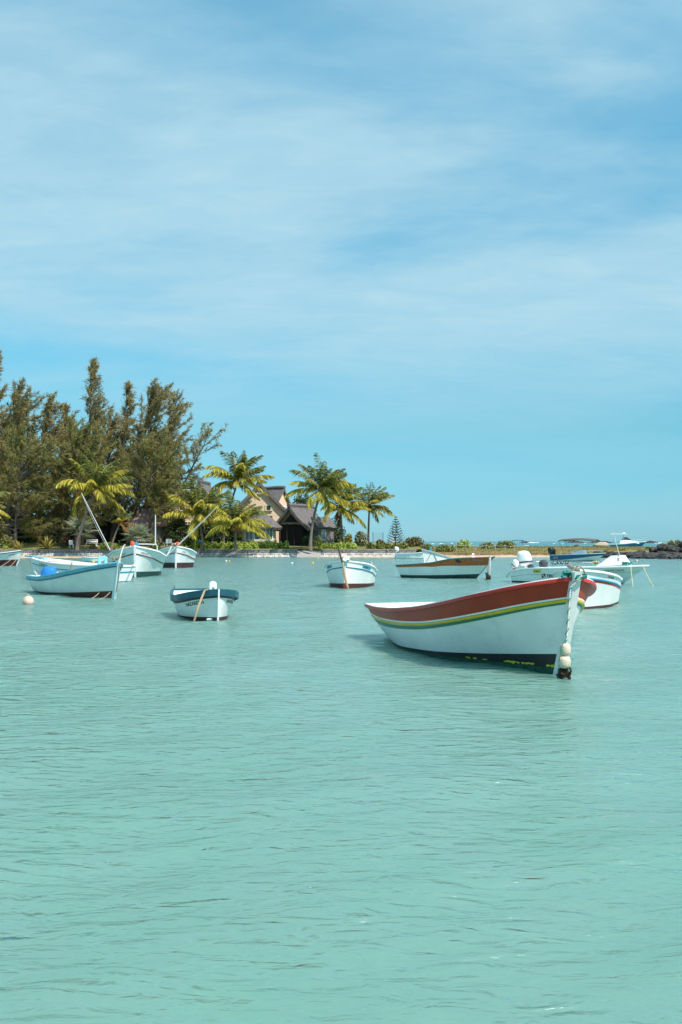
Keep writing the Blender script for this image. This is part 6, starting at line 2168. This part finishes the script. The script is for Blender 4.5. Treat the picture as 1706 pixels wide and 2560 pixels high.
def rocks():
    r = random.Random(77)
    bank = MB()
    xs = np.linspace(27.5, 60, 60)
    vs = []
    for x in xs:
        f = float(spit_front(x))
        k = min(1, max(0, (x - 27.5) / 3))
        vs += [(x, f - 1.4 * k, -0.3), (x, f - 0.6 * k, 0.35 * k), (x, f + 1.2, 0.62 * k + 0.05), (x, f + 3.0, 0.45 * k)]
    bank.add(vs, [(4 * i + j, 4 * i + 4 + j, 4 * i + 5 + j, 4 * i + 1 + j) for i in range(59) for j in range(3)])
    root = obj('rock_bank', bank, 'basalt', kind='structure')
    def put(x, y, z, s, sz):
        o = bpy.data.objects.new('rock', r.choice(ROCKS))
        C.objects.link(o)
        o.parent = root
        o.location = (x, y, z)
        o.scale = (s * r.uniform(0.85, 1.4), s * r.uniform(0.8, 1.2), s * sz)
        o.rotation_euler = (r.uniform(-.4, .4), r.uniform(-.4, .4), r.uniform(0, 6.28))
    for k in range(175):
        x = 28 + 27 * r.random() ** 1.0
        f = float(spit_front(x))
        u = r.random()
        put(x, f - 1.2 + 3.4 * u, 0.08 + 0.55 * min(1, (x - 27.5) / 3) * u ** 0.8, r.uniform(0.22, 0.58), r.uniform(0.5, 0.8))
    # the mound at the right edge
    for k in range(80):
        a = r.uniform(0, 2 * PI)
        q = math.sqrt(r.random())
        x = 38.6 + 4.8 * q * math.cos(a) + 1.2
        y = 112.5 + 3.0 * q * math.sin(a)
        zmax = 0.75 * (1 - q * q) + 0.5
        put(x, y, 0.45 + zmax * r.uniform(0.5, 1.0), r.uniform(0.35, 0.75), r.uniform(0.6, 0.9))


rocks()
r = random.Random(5)
for i, (p0, p1, hh, Y, lab) in enumerate(((1418, 1462, 3.2, 1150, 'low black reef rock on the horizon left of the blue boat canopy'),
                                          (1470, 1535, 2.6, 1100, 'long black reef rock on the horizon behind the blue boat canopy'),
                                          (1300, 1326, 2.2, 1200, 'small black reef rock on the horizon right of the dark green canopy'),
                                          (1604, 1648, 2.6, 1000, 'black reef rock on the horizon right of the cabin cruiser'))):
    X0, X1 = (p0 - 853) / F * Y, (p1 - 853) / F * Y
    mb = MB()
    n = 22
    secs = []
    for k in range(n + 1):
        u = k / n
        x = X0 + (X1 - X0) * u
        z = hh * (math.sin(PI * min(max(u, 0.02), 0.98)) ** 0.6) * r.uniform(0.55, 1.05)
        secs.append([(x, Y - 6, -0.5), (x, Y - 2, z * 0.7), (x, Y + 1, z), (x, Y + 4, z * 0.6), (x, Y + 8, -0.5)])
    mb.loft(secs)
    tag(obj('reef_rock', mb, 'reef_rock', smooth=False), lab, 'reef rock')
fo = MB()
for px_, wdt, Y, hh in ((1331, 24, 1150, 1.7), (1345, 8, 1180, 1.2), (1407, 7, 760, 0.4), (1653, 20, 950, 1.2), (1640, 10, 930, 0.9), (1082, 10, 700, 0.6), (1104, 14, 720, 0.6), (1130, 8, 900, 0.7), (1386, 8, 800, 0.5),
                        (1180, 6, 900, 0.5), (1560, 9, 900, 0.6), (1690, 12, 1000, 0.9), (1463, 7, 820, 0.4)):
    X = (px_ - 853) / F * Y
    L_ = wdt / F * Y
    hh *= 0.5
    secs = []
    for k in range(13):
        u = k / 12
        z = hh * math.sin(PI * min(max(u, 0.03), 0.97)) ** 0.7 * r.uniform(0.5, 1.1)
        secs.append([(X + L_ * (u - 0.5), Y - 2 + r.uniform(-1, 1), -0.1), (X + L_ * (u - 0.5), Y, z), (X + L_ * (u - 0.5), Y + 3, -0.1)])
    fo.loft(secs)
tag(obj('breaking_waves', fo, 'foam', kind='stuff'), 'white foam of waves breaking on the distant reef', 'foam')


# ------------------------------------------------------------------ small garden and shore things
b = W(229, 1362, 127)
bn = thing('garden_bench', 'white slatted garden bench on the lawn under the casuarinas', 'bench', (b.x, 127, lawn_z(127)))
for k in range(3):
    obj('seat_slat', MB().box((0, -0.18 + 0.16 * k, 0.46), (1.5, 0.12, 0.035)), 'white_clean', bn, smooth=False)
for k in range(2):
    obj('back_slat', MB().box((0, 0.26 + 0.02 * k, 0.66 + 0.22 * k), (1.5, 0.04, 0.14)), 'white_clean', bn, smooth=False)
for x_ in (-0.66, 0.66):
    obj('leg', MB().box((x_, -0.2, 0.22), (0.07, 0.07, 0.44)), 'white_worn', bn, smooth=False)
    obj('leg', MB().box((x_, 0.24, 0.48), (0.07, 0.07, 0.96)), 'white_worn', bn, smooth=False)


def garden_chair(label, px_, Y, rz, m):
    root = thing('garden_chair', label, 'chair', ((px_ - 853) / F * Y, Y, lawn_z(Y)), rz, 'garden chairs on the lawn')
    obj('seat', MB().box((0, 0, 0.44), (0.5, 0.5, 0.05)), m, root, smooth=False)
    obj('backrest', MB().box((0, 0.25, 0.72), (0.5, 0.05, 0.5)), m, root, smooth=False)
    for x_ in (-0.21, 0.21):
        for y_ in (-0.21, 0.21):
            obj('leg', MB().box((x_, y_, 0.20), (0.05, 0.05, 0.42)), m, root, smooth=False)


garden_chair('white plastic chair right of the red flowering shrub', 179, 124, 0.5, 'white_clean')
garden_chair('grey blue garden chair, leftmost in front of the flat roofed block', 417, 128, -0.4, 'pale_blue')
garden_chair('pale garden chair right of the leftmost grey blue one', 429, 128, 0.8, 'steel')
garden_chair('deep blue garden chair under the low yellow palm', 500, 124.5, 0.2, 'rag_blue')

# net frame at the shore
nX0, nX1 = (933 - 853) / F * 150, (958 - 853) / F * 150
nf = thing('net_frame', 'dark posts with thin wire net by the sea right of the slim palm', 'net', ((nX0 + nX1) / 2, 150, lawn_z(150)))
hn = CAM_H - (1331 - HOR) / F * 150 - lawn_z(150)
w_ = (nX1 - nX0) / 2
for x_ in (-w_, w_):
    obj('post', MB().tube([(x_, 0, -0.2), (x_, 0, hn)], 0.045, 6), 'dark_grey', nf)
nt = MB()
for k in range(9):
    z = 0.1 + (hn - 0.15) * k / 8
    nt.tube([(-w_, 0, z), (w_, 0, z)], 0.007, 4)
for k in range(1, 10):
    x = -w_ + 2 * w_ * k / 10
    nt.tube([(x, 0, 0.05), (x, 0, hn - 0.03)], 0.006, 4)
obj('net', nt, 'dark_grey', nf)
# rope fence on the spit
pf = thing('rope_fence', 'low fence of white posts joined by rope in front of the spit bushes', 'fence', ((1190 - 853) / F * 128, 128, 0.6))
prev = None
for px_ in (1099, 1119, 1142, 1165, 1190, 1216, 1239, 1263, 1287):
    x, y = (px_ - 853) / F * 127 , 127.0
    z = float(spit_z(x, y))
    h_ = 0.8
    pz = Vector((x, y, z)) - Vector(pf.location)
    obj('post', MB().tube([pz + Vector((0, 0, -0.2)), pz + Vector((0, 0, h_))], 0.045, 6), 'grey_paint', pf)
    if prev is not None:
        obj('rope', MB().tube(sag(prev + Vector((0, -0.07, h_ * 0.85)), pz + Vector((0, -0.07, h_ * 0.85)), 0.10), 0.02, 4), 'rope_white', pf)
    prev = pz
bx_ = MB().box((0, 0, 0.35), (0.28, 0.28, 0.7)).lathe([(0.1, 0.7), (0.1, 0.82)], 8)
o = tag(obj('blue_drum', bx_, 'cyan_line', smooth=False), 'small light blue container standing in the bushes behind the grey railed boat', 'container')
o.location = ((1077.5 - 853) / F * 122.5, 122.5, float(spit_z((1077.5 - 853) / F * 122.5, 122.5)) + 0.25)
